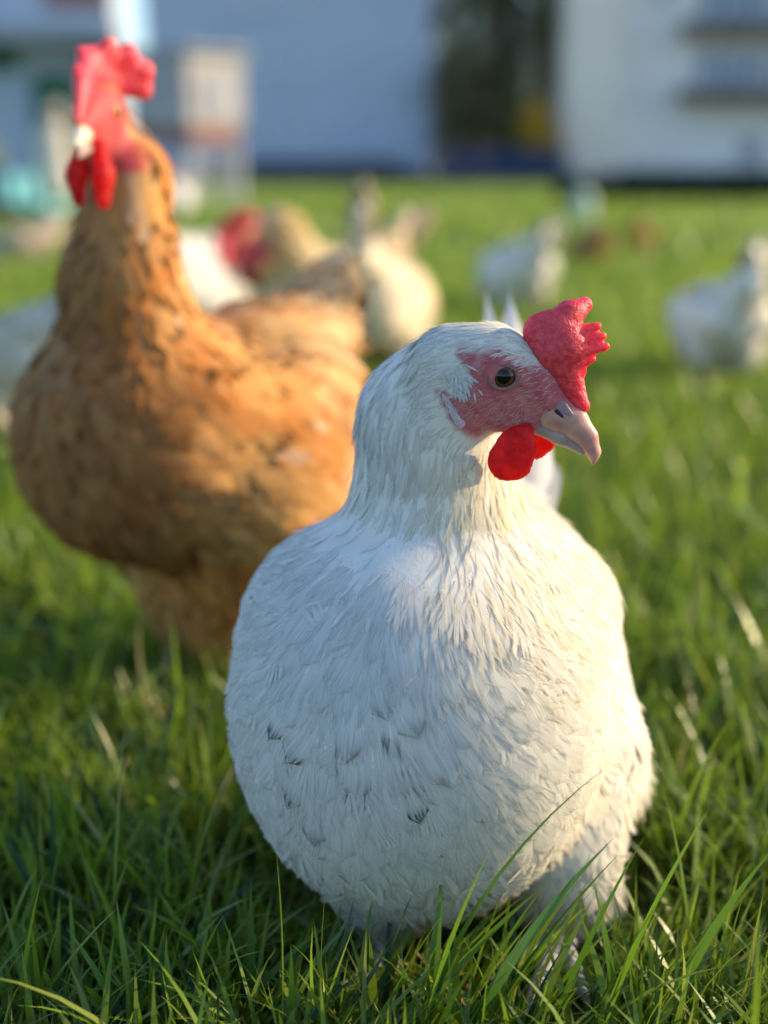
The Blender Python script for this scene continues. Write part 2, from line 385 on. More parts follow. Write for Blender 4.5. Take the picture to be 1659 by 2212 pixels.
def lateral(H, x, y, side):
    t = np.arange(420, 0, -2.0); X = np.array([H.p(x, y, side * q) for q in t]); d = sdf(H.prims, X); k = np.argmax(d < 0); return t[k] if d[k] < 0 else 100.0
def eyeball(name, H, side, parent, iris, simple=False):
    la = lateral(H, 765, 682, side); H.eye_la = la
    c = H.p(765, 682, side * (la - 46)); n = unit(side * H.N * 1.0 + H.F * .12 + H.U * .02); r = 84 * H.m
    u = unit(np.cross(n, H.U)); v = np.cross(n, u); V = []; cols = []
    na, nb = 14, 28
    for i in range(na + 1):
        th = i / na * 1.75
        for j in range(nb):
            a = j / nb * 2 * math.pi
            V.append(c + r * (math.cos(th) * n * .75 + math.sin(th) * (math.cos(a) * u + math.sin(a) * v)))
            if th < .55: k = (.004, .003, .003)
            elif th < .6: k = tuple(x * .45 for x in iris)
            elif th < .95: k = iris
            elif th < 1.12: k = tuple(x * .4 for x in iris)
            else: k = (.02, .012, .01)
            cols.append(k)
    F = np.array([(i * nb + j, (i + 1) * nb + j, (i + 1) * nb + (j + 1) % nb, i * nb + (j + 1) % nb) for i in range(na) for j in range(nb)])
    return mk(name, V, F, M['eye'], parent, True, np.array(cols))
def eyelid(H, side, parent):
    c = H.p(765, 682, side * (H.eye_la - 4)); n = unit(side * H.N + H.F * .12 + H.U * .02); u = unit(np.cross(n, H.U)); v = np.cross(n, u)
    V = []; cols = []; nb, nc = 36, 8
    for j in range(nb):
        a = j / nb * 2 * math.pi; rad = 84 * H.m * (1 + .012 * math.sin(5 * a)); ex = 1.0 if math.sin(a) > 0 else .92
        cc = c + rad * (math.cos(a) * u * 1.06 + math.sin(a) * v * .92 * ex); o = unit(cc - c)
        for k in range(nc):
            b = k / nc * 2 * math.pi
            V.append(cc + H.m * (11 * math.cos(b) * o * 1.2 + 8 * math.sin(b) * n)); cols.append((.30, .15, .14) if rng.random() < .5 else (.22, .10, .10))
    F = np.array([(j * nc + k, ((j + 1) % nb) * nc + k, ((j + 1) % nb) * nc + (k + 1) % nc, j * nc + (k + 1) % nc) for j in range(nb) for k in range(nc)])
    return mk('eyelid', V, F, M['skin'], parent, True, np.array(cols), np.zeros((len(V), 3)))

def head_parts(H, root, h, comb_mat, wattle_mat, beak_mat, comb_list, wattle_list, iris, fine=True, lobe=True):
    m = H.m; H.prims = getattr(H, 'full', None) or H.skull()
    def R(l, k=.5, b=.004): return [rc(H.p(x0, y0, s0), H.p(x1, y1, s1), r0 * m, r1 * m, H.N, kk, b * (.4 if i > 4 and fine else 1)) for i, (x0, y0, s0, r0, x1, y1, s1, r1, kk) in enumerate(l)]
    wr = None
    if fine:
        wr = lambda X: .00016 * np.sin(X[..., 0] * 2300 + 2 * np.sin(X[..., 2] * 1100)) * np.sin(X[..., 2] * 1900 + 1.5 * np.sin(X[..., 0] * 900)) + .00014 * np.sin(X[..., 1] * 1700 + X[..., 2] * 900)
    V, F = nets(R(comb_list, b=.0035 if fine else .006), h, wr); mk('comb', V, F, comb_mat, root)
    for wl in wattle_list:
        V, F = nets(R(wl, b=.005), h, wr); mk('wattle', V, F, wattle_mat, root)
    up = [(960, 930, 0, 62, 1080, 950, 0, 96, .72), (1080, 930, 0, 98, 1190, 990, 0, 94, .72), (1190, 985, 0, 92, 1280, 1080, 0, 62, .72), (1280, 1080, 0, 62, 1325, 1170, 0, 36, .8), (1325, 1170, 0, 34, 1328, 1250, 0, 9, .9)]
    if not fine: up = [(x0, y0, s0, r0 * .74, x1, y1, s1, r1 * .74, k_) for (x0, y0, s0, r0, x1, y1, s1, r1, k_) in up[:3]]
    bk = mk('upper_beak', *nets(R(up, b=.004), h * .8), beak_mat, root)
    lo = [(850, 985, 0, 40, 1110, 1075, 0, 50, .9), (1110, 1075, 0, 50, 1255, 1165, 0, 26, .9)]
    mk('lower_beak', *nets(R(lo, b=.003), h * .8), M['mandible'], root)
    if fine:
        for sd in (1, -1):
            mk('cere', *nets(R([(1120, 885, sd * 64, 46, 1195, 965, sd * 58, 28, .32)]), h * .6), M['cere'], bk)
            mk('nostril', *nets(R([(1092, 905, sd * 76, 15, 1140, 952, sd * 70, 11, .6)]), h * .5), M['nostril'], bk)
    for sd in (1, -1):
        e = eyeball('eye', H, sd, root, iris)
        if fine: eyelid(H, sd, root)
        if lobe:
            mk('earlobe', *nets(R([(405, 800, sd * (lateral(H, 405, 800, sd) + 0), 26, 500, 985, sd * (lateral(H, 500, 985, sd) + 0), 38, .3)]), h), M['lobe'] if fine else M['comb'], root)

COMB_FLOP = [(1245, 880, 0, 48, 1150, 720, 0, 92, .7), (1150, 720, 0, 92, 1090, 520, 30, 165, .48), (1090, 520, 30, 165, 985, 420, 20, 120, .5),
             (1080, 380, 20, 110, 1150, 320, -10, 85, .6), (1150, 310, -10, 70, 1235, 262, -60, 52, .8), (1180, 420, 20, 44, 1325, 384, 10, 27, .75), (1190, 480, 30, 40, 1356, 444, 20, 27, .75),
             (1200, 545, 30, 46, 1374, 506, 20, 29, .75), (1170, 610, 20, 80, 1310, 580, 20, 22, .6), (1150, 690, 10, 80, 1225, 660, 10, 40, .6)]
WATTLE_NEAR = [(900, 1030, 70, 60, 850, 1130, 100, 110, .3), (850, 1130, 100, 110, 800, 1225, 115, 132, .24), (880, 1150, 95, 70, 880, 1260, 110, 55, .3)]
WATTLE_FAR = [(990, 1040, -60, 55, 1010, 1110, -80, 70, .3), (1010, 1110, -80, 70, 965, 1190, -95, 62, .28)]

def leg_parts(root, knee, foot, fwd, r, mat, fine=True):
    """bare shank and four toes as one mesh, claws as children"""
    up = A(0, 0, 1); side = np.cross(fwd, up); k = r
    pr = [rc(knee, foot + up * k * 1.2, k * 1.15, k, None, 1, .004), rc(foot + up * k * 1.2, foot + up * k * .9, k * 1.25, k * 1.1, None, 1, .004)]
    cl = []
    for ang, ln in ((-.5, 6.2), (0, 7.6), (.5, 6.2), (math.pi - .25, 3.8)):
        d = fwd * math.cos(ang) + side * math.sin(ang); mid = foot + d * k * ln * .5 + up * k * .75; tip = foot + d * k * ln + up * k * .5
        pr += [rc(foot + up * k * .9, mid, k * .8, k * .66, None, 1, .003), rc(mid, tip, k * .66, k * .45, None, 1, .002)]
        cl.append((tip, d))
    o = mk('leg', *nets(pr, .0018 if fine else .004), mat, root)
    for tip, d in cl:
        mb = MB(); mb.tube(tip, tip + d * k * .9 + up * k * .1, k * .38, k * .25, 7); mb.tube(tip + d * k * .9 + up * k * .1, tip + d * k * 1.7 - up * k * .25, k * .25, k * .04, 7)
        mb.build('claw', M['claw'], o, True)
    return o

def smooth01(x, a, b): t = np.clip((x - a) / (b - a), 0, 1); return t * t * (3 - 2 * t)

# ============================================================ white hen in front
def white_hen():
    root = thing('white_hen', 'sharp white hen with mud-flecked breast standing in front of the others, head turned right', 'hen', (.035, .62, 0), math.atan2(-.098, -.036) - math.pi / 2 + math.pi)
    fwd = unit(A(-.036, -.09, 0)); back = -fwd; lat = A(fwd[1], -fwd[0], 0)   # lat: bird's right
    yaw = math.radians(10)
    H = Head(P(1092.4, 803.7, .607), (math.cos(yaw), -math.sin(yaw), 0), (0, 0, 1))
    n0, n1, n2, n3 = P(958, 1170, .640), P(938, 1010, .640), P(928, 892, .634), P(985, 800, .620)
    body = [rc((.020, .645, .137), (.056, .720, .140), .085, .066, None, 1, .03),
            rc((.016, .628, .130), (.026, .645, .13), .082, .08, None, 1, .04), rc((.010, .638, .086), (.014, .640, .082), .054, .058, None, 1, .05), rc(P(680, 1285, .665), P(1200, 1285, .668), .020, .020, None, 1, .035), rc(P(672, 1238, .690), P(900, 1225, .70), .019, .022, None, 1, .008),
            rc(n0 + A(0, .006, -.012), n1, .045, .032, None, 1, .024),
            rc(n1, n2, .0335, .0285, None, 1, .02), rc(n2, n3, .0285, .020, None, 1, .015),
            rc(A(.02, .63, .155) + lat * .074, A(.05, .71, .15) + lat * .056, .028, .022, lat, .5, .012),
            rc(A(.02, .63, .15) - lat * .060, A(.06, .71, .13) - lat * .052, .034, .024, lat, .5, .012),
            rc(P(570, 1430, .685), P(572, 1540, .685), .015, .015, None, 1, .012),
            rc((.000, .640, .078), (.000, .616, .038), .046, .019, None, 1, .02),
            rc((.082, .668, .084), (.092, .640, .030), .054, .027, None, 1, .010),
            rc((.080, .705, .105), (.110, .715, .054), .052, .037, None, 1, .02),
            rc((.056, .720, .15), (.068, .785, .185), .048, .024, None, 1, .03)]
    skull = H.skull()
    prims = body + skull; H.full = prims
    V, F = nets(prims, .0028)
    hq = H.inv(V)
    def facemask(hq):
        x, y, s = hq[:, 0], hq[:, 1], np.abs(hq[:, 2])
        # bare face: inside an outline around eye, cheek and beak base
        wob = 60 * (vnoise(hq, .006, 91) - .5) + 50 * (vnoise(hq, .02, 92) - .5); x = x + wob; y = y + wob
        m = smooth01(x, 450, 500) * smooth01(y, 470 + 0 * x + np.clip(x - 760, 0, 400) * .55, 560 + np.clip(x - 760, 0, 400) * .55) * (1 - smooth01(y, 1050 + np.clip(560 - x, 0, 300) * -.6, 1110 + np.clip(560 - x, 0, 300) * -.6)) * smooth01(s, 5, 40)
        m = np.maximum(m, (np.hypot((x - 455 - (y - 890) * .5) / 55, (y - 890) / 135) < 1) * smooth01(s, 5, 40))
        ear = np.hypot((x - 480) / 85, (y - 690) / 95) < 1
        m[ear] = 0
        m = np.maximum(m, smooth01(x, 880, 960) * smooth01(y, 560, 640) * (y < 1150))
        m[(np.abs(x - 765) > 1200) | (np.abs(y - 700) > 900)] = 0
        return m
    fm = facemask(hq)
    nz = vnoise(V, 260, 3)
    skincol = lerp((.36, .06, .08), (.58, .19, .20), nz)
    # feathers
    def flow(X):
        a, b = H.p(600, 600), A(.028, .635, .180)
        ax = unit(b - a); t = ((X - a) @ ax) / np.linalg.norm(b - a)
        nearb = 1 - smooth01(t, .62, 1.02)
        wing = np.exp(-((np.abs((X - A(.03, .66, 0)) @ lat) - .09) / .03) ** 2)
        bodyf = back * .9 + A(0, 0, -1) * .75
        hq = H.inv(X); hw = (1 - smooth01(np.hypot(hq[:, 0] - 700, hq[:, 1] - 700), 330, 620))
        neckf = ax + A(0, 0, -.4)
        headf = -H.F * .95 - H.U * .35
        d = bodyf[None] * (1 - nearb)[:, None] + neckf[None] * nearb[:, None]
        d = d * (1 - hw)[:, None] + headf[None] * hw[:, None]
        return d, nearb, hw
    def keepers(cond):
        return lambda X: cond(X)
    parts = []
    def face_of(X): return facemask(H.inv(X))
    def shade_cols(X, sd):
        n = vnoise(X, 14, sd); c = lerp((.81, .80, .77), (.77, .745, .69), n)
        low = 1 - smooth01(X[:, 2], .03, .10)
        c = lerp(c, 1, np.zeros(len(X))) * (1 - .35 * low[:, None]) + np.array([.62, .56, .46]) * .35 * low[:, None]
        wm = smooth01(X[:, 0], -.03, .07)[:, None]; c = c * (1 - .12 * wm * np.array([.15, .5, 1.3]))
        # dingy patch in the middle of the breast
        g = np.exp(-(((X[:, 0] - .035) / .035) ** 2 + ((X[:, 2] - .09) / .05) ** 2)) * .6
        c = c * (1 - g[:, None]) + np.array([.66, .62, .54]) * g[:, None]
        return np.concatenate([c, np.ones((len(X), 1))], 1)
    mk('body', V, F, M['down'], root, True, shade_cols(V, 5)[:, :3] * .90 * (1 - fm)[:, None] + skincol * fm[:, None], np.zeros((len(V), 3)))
    # large body feathers
    X = scatter(V, F, .0125); d, nb, hw = flow(X); k = (nb < .9) & (hw < .1); X, d = X[k], d[k]
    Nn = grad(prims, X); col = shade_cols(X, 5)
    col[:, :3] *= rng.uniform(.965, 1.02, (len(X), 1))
    spots = [(650, 1560, 26), (690, 1590, 22), (735, 1665, 24), (675, 1640, 16), (690, 1690, 20), (745, 1555, 12), (800, 1570, 16), (860, 1540, 12), (940, 1690, 26),
             (630, 1720, 14), (590, 1660, 14), (770, 1620, 14), (510, 1465, 20), (850, 1600, 12), (1040, 1620, 14), (960, 1560, 10), (700, 1800, 12)]
    def px(X):
        dx = X - A(0, 0, CAM_H); fz = dx @ A(0, CP, -SP); return 829.5 + FPX * dx[:, 0] / fz, 1106 - FPX * (dx @ A(0, SP, CP)) / fz
    Lb = rng.uniform(.028, .042, len(X)); Wb = Lb * rng.uniform(.6, .8, len(X))
    tipx, tipy = px(X + unit(d - np.einsum('ij,ij->i', d, Nn)[:, None] * Nn) * Lb[:, None] * .8)
    front = Nn[:, 1] < .2
    for (sx, sy, sr) in spots:
        q = np.hypot(tipx - sx + 45, tipy - sy - 55) + 1000 * ~front
        col[np.argmin(q), 3] = .0
    parts.append(barbed(X, Nn, d, Lb, Wb, 11, prims, rng.uniform(.008, .018, len(X)), col))
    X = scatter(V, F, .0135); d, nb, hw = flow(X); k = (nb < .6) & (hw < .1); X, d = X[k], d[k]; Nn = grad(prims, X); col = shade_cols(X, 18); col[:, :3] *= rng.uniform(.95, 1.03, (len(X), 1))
    Lf = rng.uniform(.024, .034, len(X)); tipx, tipy = px(X + unit(d - np.einsum('ij,ij->i', d, Nn)[:, None] * Nn) * Lf[:, None] * .85)
    for (sx, sy, sr) in spots:
        q = np.hypot(tipx - sx + 45, tipy - sy - 25) + 1000 * (Nn[:, 1] > .2); col[np.argmin(q), 3] = .1 if sr > 15 else .45
    parts.append(feathers(X, Nn, d, Lf, Lf * rng.uniform(.62, .8, len(X)), lift=.01, prims=prims, clr=rng.uniform(.035, .07, len(X)), cup=.12, cols=col, nl=9, nw=7, rag=.012, twist=.2))
    # ragged small overlay feathers on body
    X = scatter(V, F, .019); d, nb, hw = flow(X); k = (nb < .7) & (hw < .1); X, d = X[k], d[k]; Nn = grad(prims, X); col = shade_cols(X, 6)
    Lo = rng.uniform(.016, .028, len(X)); parts.append(barbed(X, Nn, d, Lo, Lo * rng.uniform(.4, .7, len(X)), 8, prims, rng.uniform(.012, .045, len(X)), col, 5, .35))
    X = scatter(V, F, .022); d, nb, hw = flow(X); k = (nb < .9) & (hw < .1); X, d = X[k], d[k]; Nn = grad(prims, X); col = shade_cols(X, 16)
    Lo = rng.uniform(.014, .026, len(X)); parts.append(barbed(X, Nn, d, Lo, Lo * rng.uniform(.3, .6, len(X)), 6, prims, rng.uniform(.06, .16, len(X)), col, 5, .5))
    X = scatter(V, F, .011); d, nb, hw = flow(X); hqx = H.inv(X); k = ((nb > .4) & (X[:, 0] < .012)) | ((hw > .2) & (hqx[:, 0] < 560) & (hqx[:, 1] < 700)); X, d = X[k], d[k]; Nn = grad(prims, X); col = shade_cols(X, 17)
    parts.append(feathers(X, Nn, d, rng.uniform(.012, .022, len(X)), rng.uniform(.002, .005, len(X)), lift=.03, prims=prims, clr=rng.uniform(.08, .22, len(X)), cup=.1, cols=col, nl=5, nw=3, tipround=2, rag=.05, twist=.3))
    # hackles down the neck
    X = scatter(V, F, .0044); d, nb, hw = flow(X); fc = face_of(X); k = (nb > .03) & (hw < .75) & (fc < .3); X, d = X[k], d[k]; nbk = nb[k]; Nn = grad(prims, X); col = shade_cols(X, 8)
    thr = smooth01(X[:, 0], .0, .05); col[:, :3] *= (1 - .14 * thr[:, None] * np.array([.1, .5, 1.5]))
    Ln = rng.uniform(.018, .030, len(X)) * (1 - .45 * hw[k])
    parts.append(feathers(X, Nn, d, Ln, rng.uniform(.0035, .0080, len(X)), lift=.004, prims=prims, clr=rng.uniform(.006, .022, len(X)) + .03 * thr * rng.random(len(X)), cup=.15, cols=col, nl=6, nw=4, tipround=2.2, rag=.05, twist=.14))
    # fine strands over the throat
    X = scatter(V, F, .0044); d, nb, hw = flow(X); fc = face_of(X); k = (nb > .05) & (hw < .6) & (fc < .1) & (X[:, 0] > .022) & (X[:, 2] > .165); X, d = X[k], d[k]; Nn = grad(prims, X); col = shade_cols(X, 9); col[:, :3] *= np.array([1.0, .96, .88])
    parts.append(feathers(X, Nn, d, rng.uniform(.012, .026, len(X)), rng.uniform(.0009, .0022, len(X)), lift=.04, prims=prims, clr=rng.uniform(.05, .16, len(X)), cup=.3, cols=col, nl=5, nw=3, tipround=2, rag=.02, twist=.25))
    # small feathers on the crown and nape
    X = scatter(V, F, .0021); hqx = H.inv(X); d, nb, hw = flow(X); fc = face_of(X); k = (hw > .25) & (fc < .35) & (hqx[:, 0] < 1010); X, d = X[k], d[k]; Nn = grad(prims, X); col = shade_cols(X, 10)
    parts.append(feathers(X, Nn, d, rng.uniform(.007, .012, len(X)), rng.uniform(.0010, .0028, len(X)), lift=.03, prims=prims, clr=rng.uniform(.03, .10, len(X)), cup=.3, cols=col, nl=5, nw=3, tipround=2, rag=.04, twist=.14))
    # bristles on the bare face
    X = scatter(V, F, .0015); fc = face_of(X); hqx = H.inv(X); k = (fc > .06) & (np.hypot(hqx[:, 0] - 765, hqx[:, 1] - 680) > 125) & (hqx[:, 0] < 1090) & ((rng.random(len(X)) < .8) | ((hqx[:, 1] < 640) & (hqx[:, 0] > 700) & (hqx[:, 0] < 1010)))
    X = X[k]; hqx = hqx[k]; Nn = grad(prims, X); d = -H.F[None] * .9 - H.U[None] * (.25 + .35 * smooth01(hqx[:, 1], 700, 1000))[:, None]
    Ls = rng.uniform(.003, .0065, len(X)) * np.where(fc[k] < .75, 1.5, 1.0); br = (hqx[:, 1] < 640) & (hqx[:, 0] > 700); Ls[br] *= 1.3
    col = np.tile(A(.66, .58, .54, 1), (len(X), 1)); col[br] = (.8, .78, .75, 1)
    parts.append(feathers(X, Nn, d, Ls, np.where(br, .0007, .00034), lift=rng.uniform(.03, .15, len(X)), curl=-.08, cup=.2, cols=col, nl=4, nw=3, tipround=2, rag=0, twist=.35))
    for sd in (1, -1):
        n_ = 40; t_ = rng.random(n_); X = np.array([H.p(395 + 105 * a_ + rng.normal(0, 16), 790 + 200 * a_, sd * 220) for a_ in t_])
        for _ in range(4): X = X - grad(prims, X) * sdf(prims, X)[:, None]
        parts.append(feathers(X + .0008 * grad(prims, X), grad(prims, X), np.tile(-H.U * .9 + H.F * .45, (n_, 1)), rng.uniform(.003, .006, n_), .0005, lift=.12, curl=-.05, cup=.2, cols=np.tile(A(.78, .75, .78, 1), (n_, 1)), nl=4, nw=3, tipround=2, rag=0, twist=.3))
    # ear tuft
    for sd in (1, -1):
        n_ = 90; X = np.array([H.p(485 + 70 * rng.normal() * .7, 690 + 75 * rng.normal() * .7, sd * 200) for _ in range(n_)])
        for _ in range(4):
            g = grad(prims, X); X = X - g * sdf(prims, X)[:, None]
        Nn = grad(prims, X); d = np.tile(-H.F * .1 - H.U * .8 + H.F * .5, (n_, 1)) + rng.normal(0, .3, (n_, 3))
        parts.append(feathers(X, Nn, d, rng.uniform(.004, .008, n_), rng.uniform(.0007, .0016, n_), lift=.22, curl=-.1, cup=.3, cols=np.tile(A(.8, .8, .8, 1), (n_, 1)), nl=4, nw=3, tipround=2, rag=.05))
    # fluff on thighs and belly
    X = scatter(V, F, .0062); d, nb, hw = flow(X); k = (X[:, 2] < .085) | ((X[:, 0] > .095) & (X[:, 2] < .12)); X, d = X[k], d[k]; Nn = grad(prims, X); col = shade_cols(X, 12)
    d = d * .4 + A(.0, .1, -.8)
    parts.append(feathers(X, Nn, d, rng.uniform(.012, .022, len(X)), rng.uniform(.002, .006, len(X)), lift=rng.uniform(.1, .3, len(X)), curl=-.15, cup=.3, cols=col, nl=5, nw=3, tipround=2, rag=.05, twist=.5))
    Vp, Fp, Cc, U, Bn = join(parts)
    mk('plumage', Vp, Fp, M['feather'], root, True, Cc, U, Bn)
    # tail
    tb = A(.070, .795, .180)
    tips = [P(x, y, .86) for x, y in ((1050, 628), (1103, 620), (1075, 690), (1020, 720), (1130, 730), (1140, 800), (1000, 800), (1080, 760), (1160, 900), (1175, 980))]
    X = np.array([tb + lat * .004 * (i % 3 - 1) + A(.02, .0, -.01) * (i >= 8) for i in range(len(tips))]); D = np.array(tips) - X; ln = np.linalg.norm(D, axis=1); D = D / ln[:, None]
    Nn = np.array([unit((q := -back * .9 + lat * rng.uniform(-.4, .4)) - (q @ d_) * d_) for d_ in D])
    tf = feathers(X, Nn, D, ln, .030, lift=.02, curl=-.02, cup=.25, cols=np.tile(A(.82, .80, .76, 1), (len(tips), 1)), nl=8, nw=5, rag=.01, twist=.0)
    mk('tail', tf[0], tf[1], M['tail_plume'], root, True, tf[2], tf[3])
    head_parts(H, root, .0011, M['comb'], M['wattle'], M['beak'], COMB_FLOP, [WATTLE_NEAR, WATTLE_FAR], (.10, .038, .010), True)
    leg_parts(root, A(.003, .614, .048), A(.000, .600, .0), fwd, .0062, M['shank'])
    leg_parts(root, A(.090, .640, .050), A(.088, .622, .002), fwd, .0072, M['shank'])
    return root, prims

# ============================================================ hens seen out of focus
def soft_hen(name, label, base, heading, pose, col, seed, group=None, res=.006, sp=.014, Ssc=1.0, comb=True, shank='shank_buff', headspec=None, tail_len=.11, tail_ang=.9, fan=.6, extra=None):
    """pose: dict of joints in the bird's (forward, right, up) metres"""
    yaw = math.atan2(heading[1], heading[0]); base = A(base[0], base[1], 0)
    root = thing(name, label, 'hen', base, yaw, group)
    f = A(math.cos(yaw), math.sin(yaw), 0); r = A(f[1], -f[0], 0); u = A(0, 0, 1)
    W = lambda q: base + Ssc * (q[0] * f + q[1] * r + q[2] * u)
    S = Ssc
    nk = pose['neck']; hd = pose['head']                 # head: pos, fwd(3), up(3), scale
    body = [rc(W((.045, 0, pose['z'] - .005)), W((-.07, 0, pose['z'] + pose.get('bz', .012))), pose['rb'] * S, pose['rb'] * pose.get('bk', .8) * S, None, 1, .03),
            rc(W((.03, .068, pose['z'] + .015)), W((-.09, .055, pose['z'] + .02)), .036 * S, .024 * S, r, .5, .012), rc(W((.03, -.068, pose['z'] + .015)), W((-.09, -.055, pose['z'] + .02)), .036 * S, .024 * S, r, .5, .012),
            rc(W((-.07, 0, pose['z'] + .03)), W(pose['tail']), .06 * S, .03 * S, None, 1, .03),
            rc(W(pose['tail']), W((pose['tail'][0] - math.cos(tail_ang) * tail_len * .6, 0, pose['tail'][2] + math.sin(tail_ang) * tail_len * .6)), .03 * S, .020 * S, r, .6, .02),
            *[rc(W((-.01, sd * .04, pose['z'] - .045)), W((.0, sd * pose.get('leg', .05), pose.get('thz', .065))), pose.get('thr', .05) * S, .018 * S, None, 1, .02) for sd in (1, -1)]]
    for a, b in zip(nk[:-1], nk[1:]): body.append(rc(W(a), W(b), a[3] * S, b[3] * S, None, 1, .03))
    vec = lambda q: q[0] * f + q[1] * r + q[2] * u
    H = Head(W(hd[0]), vec(hd[1]), vec(hd[2]), hd[3] * S)
    prims = body + H.skull(); H.full = prims
    V, F = nets(prims, res)
    hq = H.inv(V); fm = smooth01(hq[:, 0], 470, 600) * (np.abs(hq[:, 1] - 780) < 340) * smooth01(hq[:, 1], 450, 560) * (np.abs(hq[:, 2]) < 500) * (hq[:, 0] < 1500)
    c = col(V, f, r, base); mk('body', V, F, M['skin'], root, True, c * (1 - fm[:, None]) + np.array([.50, .07, .07]) * fm[:, None], np.zeros((len(V), 3)))
    X = scatter(V, F, sp)
    hqx = H.inv(X); k = ~((hqx[:, 0] > 480) & (np.abs(hqx[:, 1] - 780) < 420) & (hqx[:, 0] < 1600) & (np.abs(hqx[:, 2]) < 500)); X = X[k]
    Nn = grad(prims, X, .002); a = W(nk[-1]); b = W(nk[0]); ax = unit(b - a); t = ((X - a) @ ax) / np.linalg.norm(b - a)
    nb = (1 - smooth01(t, .7, 1.2)) * (np.linalg.norm((X - a) - np.clip(t, 0, 1)[:, None] * (b - a), axis=1) < .075 * S)
    d = (-f * .9 - u * .6)[None] * (1 - nb)[:, None] + ax[None] * nb[:, None]
    cc = col(X, f, r, base); cc = np.clip(cc * rng.uniform(.8, 1.15, (len(X), 1)), 0, 1)
    L = np.where(nb > .5, .032, rng.uniform(.03, .042, len(X))) * S; Wd = np.where(nb > .5, .011, rng.uniform(.022, .03, len(X))) * S
    p1 = feathers(X, Nn, d, L, Wd, lift=.05, prims=prims, clr=rng.uniform(.04, .13, len(X)), cup=.2, cols=np.concatenate([cc, np.ones((len(X), 1))], 1), nl=5, nw=4, rag=.06, twist=.25)
    mk('plumage', *p1[:2], M['plume_far'], root, True, p1[2], p1[3], p1[4])
    tb = W(pose['tail']); n_ = 13; ang = np.linspace(-.45, .45, n_) * fan; td = unit(-f * math.cos(tail_ang) + u * math.sin(tail_ang)); tn = unit(f * math.sin(tail_ang) + u * math.cos(tail_ang))
    D = np.array([td * math.cos(a) + r * math.sin(a) for a in ang]); Nv = np.array([unit(tn + r * math.copysign(.6, a)) for a in ang])
    X = np.array([tb + r * .05 * a * S for a in ang]); tc = np.clip(col(X + td * .05, f, r, base) * 1.05, 0, 1)
    p2 = feathers(X, Nv, D, tail_len * S * rng.uniform(.85, 1.1, n_), .036 * S, lift=.03, curl=-.08, cup=.25, cols=np.concatenate([tc, np.ones((n_, 1))], 1), nl=7, nw=4, rag=.02, twist=.05)
    mk('tail', *p2[:2], M['tail_plume'], root, True, p2[2], p2[3])
    cl = headspec or COMB_STD
    head_parts(H, root, .0022 if res < .0055 else .0036, M['comb'], M['wattle'], M['beak_pale'], cl[0], cl[1], (.55, .2, .03), False, lobe=cl[2])
    for sd in (-1, 1):
        leg_parts(root, W((.0, sd * pose.get('leg', .05), pose.get('thz', .065) + .01)), W((.012, sd * pose.get('leg', .05), 0)), f, .0075 * S, M[shank], False)
    return root
M['beak_pale'] = noisy('pale_beak', (.62, .52, .36), (.72, .62, .48), 60, rough=.45)
COMB_STD = ([(1230, 880, 0, 45, 1100, 640, 0, 80, .5), (1100, 640, 0, 90, 860, 480, 0, 120, .4), (860, 480, 0, 120, 620, 430, 0, 90, .4), (1130, 600, 0, 50, 1190, 450, 0, 18, .5), (1010, 530, 0, 60, 1040, 330, 0, 20, .5),
             (880, 450, 0, 60, 870, 250, 0, 20, .5), (740, 430, 0, 60, 690, 250, 0, 20, .5), (620, 430, 0, 60, 500, 330, 0, 20, .5)],
            [[(930, 1020, 60, 60, 930, 1200, 80, 90, .3), (930, 1200, 80, 90, 925, 1300, 80, 75, .3)], [(930, 1020, -60, 60, 930, 1200, -80, 90, .3), (930, 1200, -80, 90, 925, 1300, -80, 75, .3)]], True)
COMB_BIG = ([(1250, 880, 0, 55, 1140, 640, 0, 110, .6), (1140, 640, 0, 110, 900, 380, 0, 150, .45), (900, 380, 0, 150, 640, 330, 0, 120, .45), (1140, 560, 0, 80, 1180, 480, 40, 55, .6), (1010, 450, 0, 100, 1030, 300, 50, 60, .6),
             (880, 360, 0, 90, 860, 190, -130, 70, .9), (740, 330, -20, 110, 690, 200, -250, 85, .9), (640, 330, -40, 110, 540, 290, -340, 90, .9), (640, 380, -40, 120, 480, 430, -320, 80, .9), (780, 400, 0, 150, 620, 450, -60, 130, .8)],
            [[(930, 1020, 80, 75, 930, 1230, 110, 104, .75), (930, 1230, 110, 104, 900, 1400, 100, 80, .75)], [(930, 1020, -80, 75, 930, 1230, -110, 104, .75), (930, 1230, -110, 104, 900, 1420, -100, 80, .75)]], True)

def pal(c0, c1, sc, seed, c2=None, amt=0.0):
    def f(X, *_):
        n = smooth01(vnoise(X, sc, seed), .3, .7); c = lerp(c0, c1, n)
        if c2 is not None:
            k = smooth01(vnoise(X, sc * 1.7, seed + 9), .62, .75) * amt; c = c * (1 - k[:, None]) + np.asarray(c2) * k[:, None]
        return c
    return f

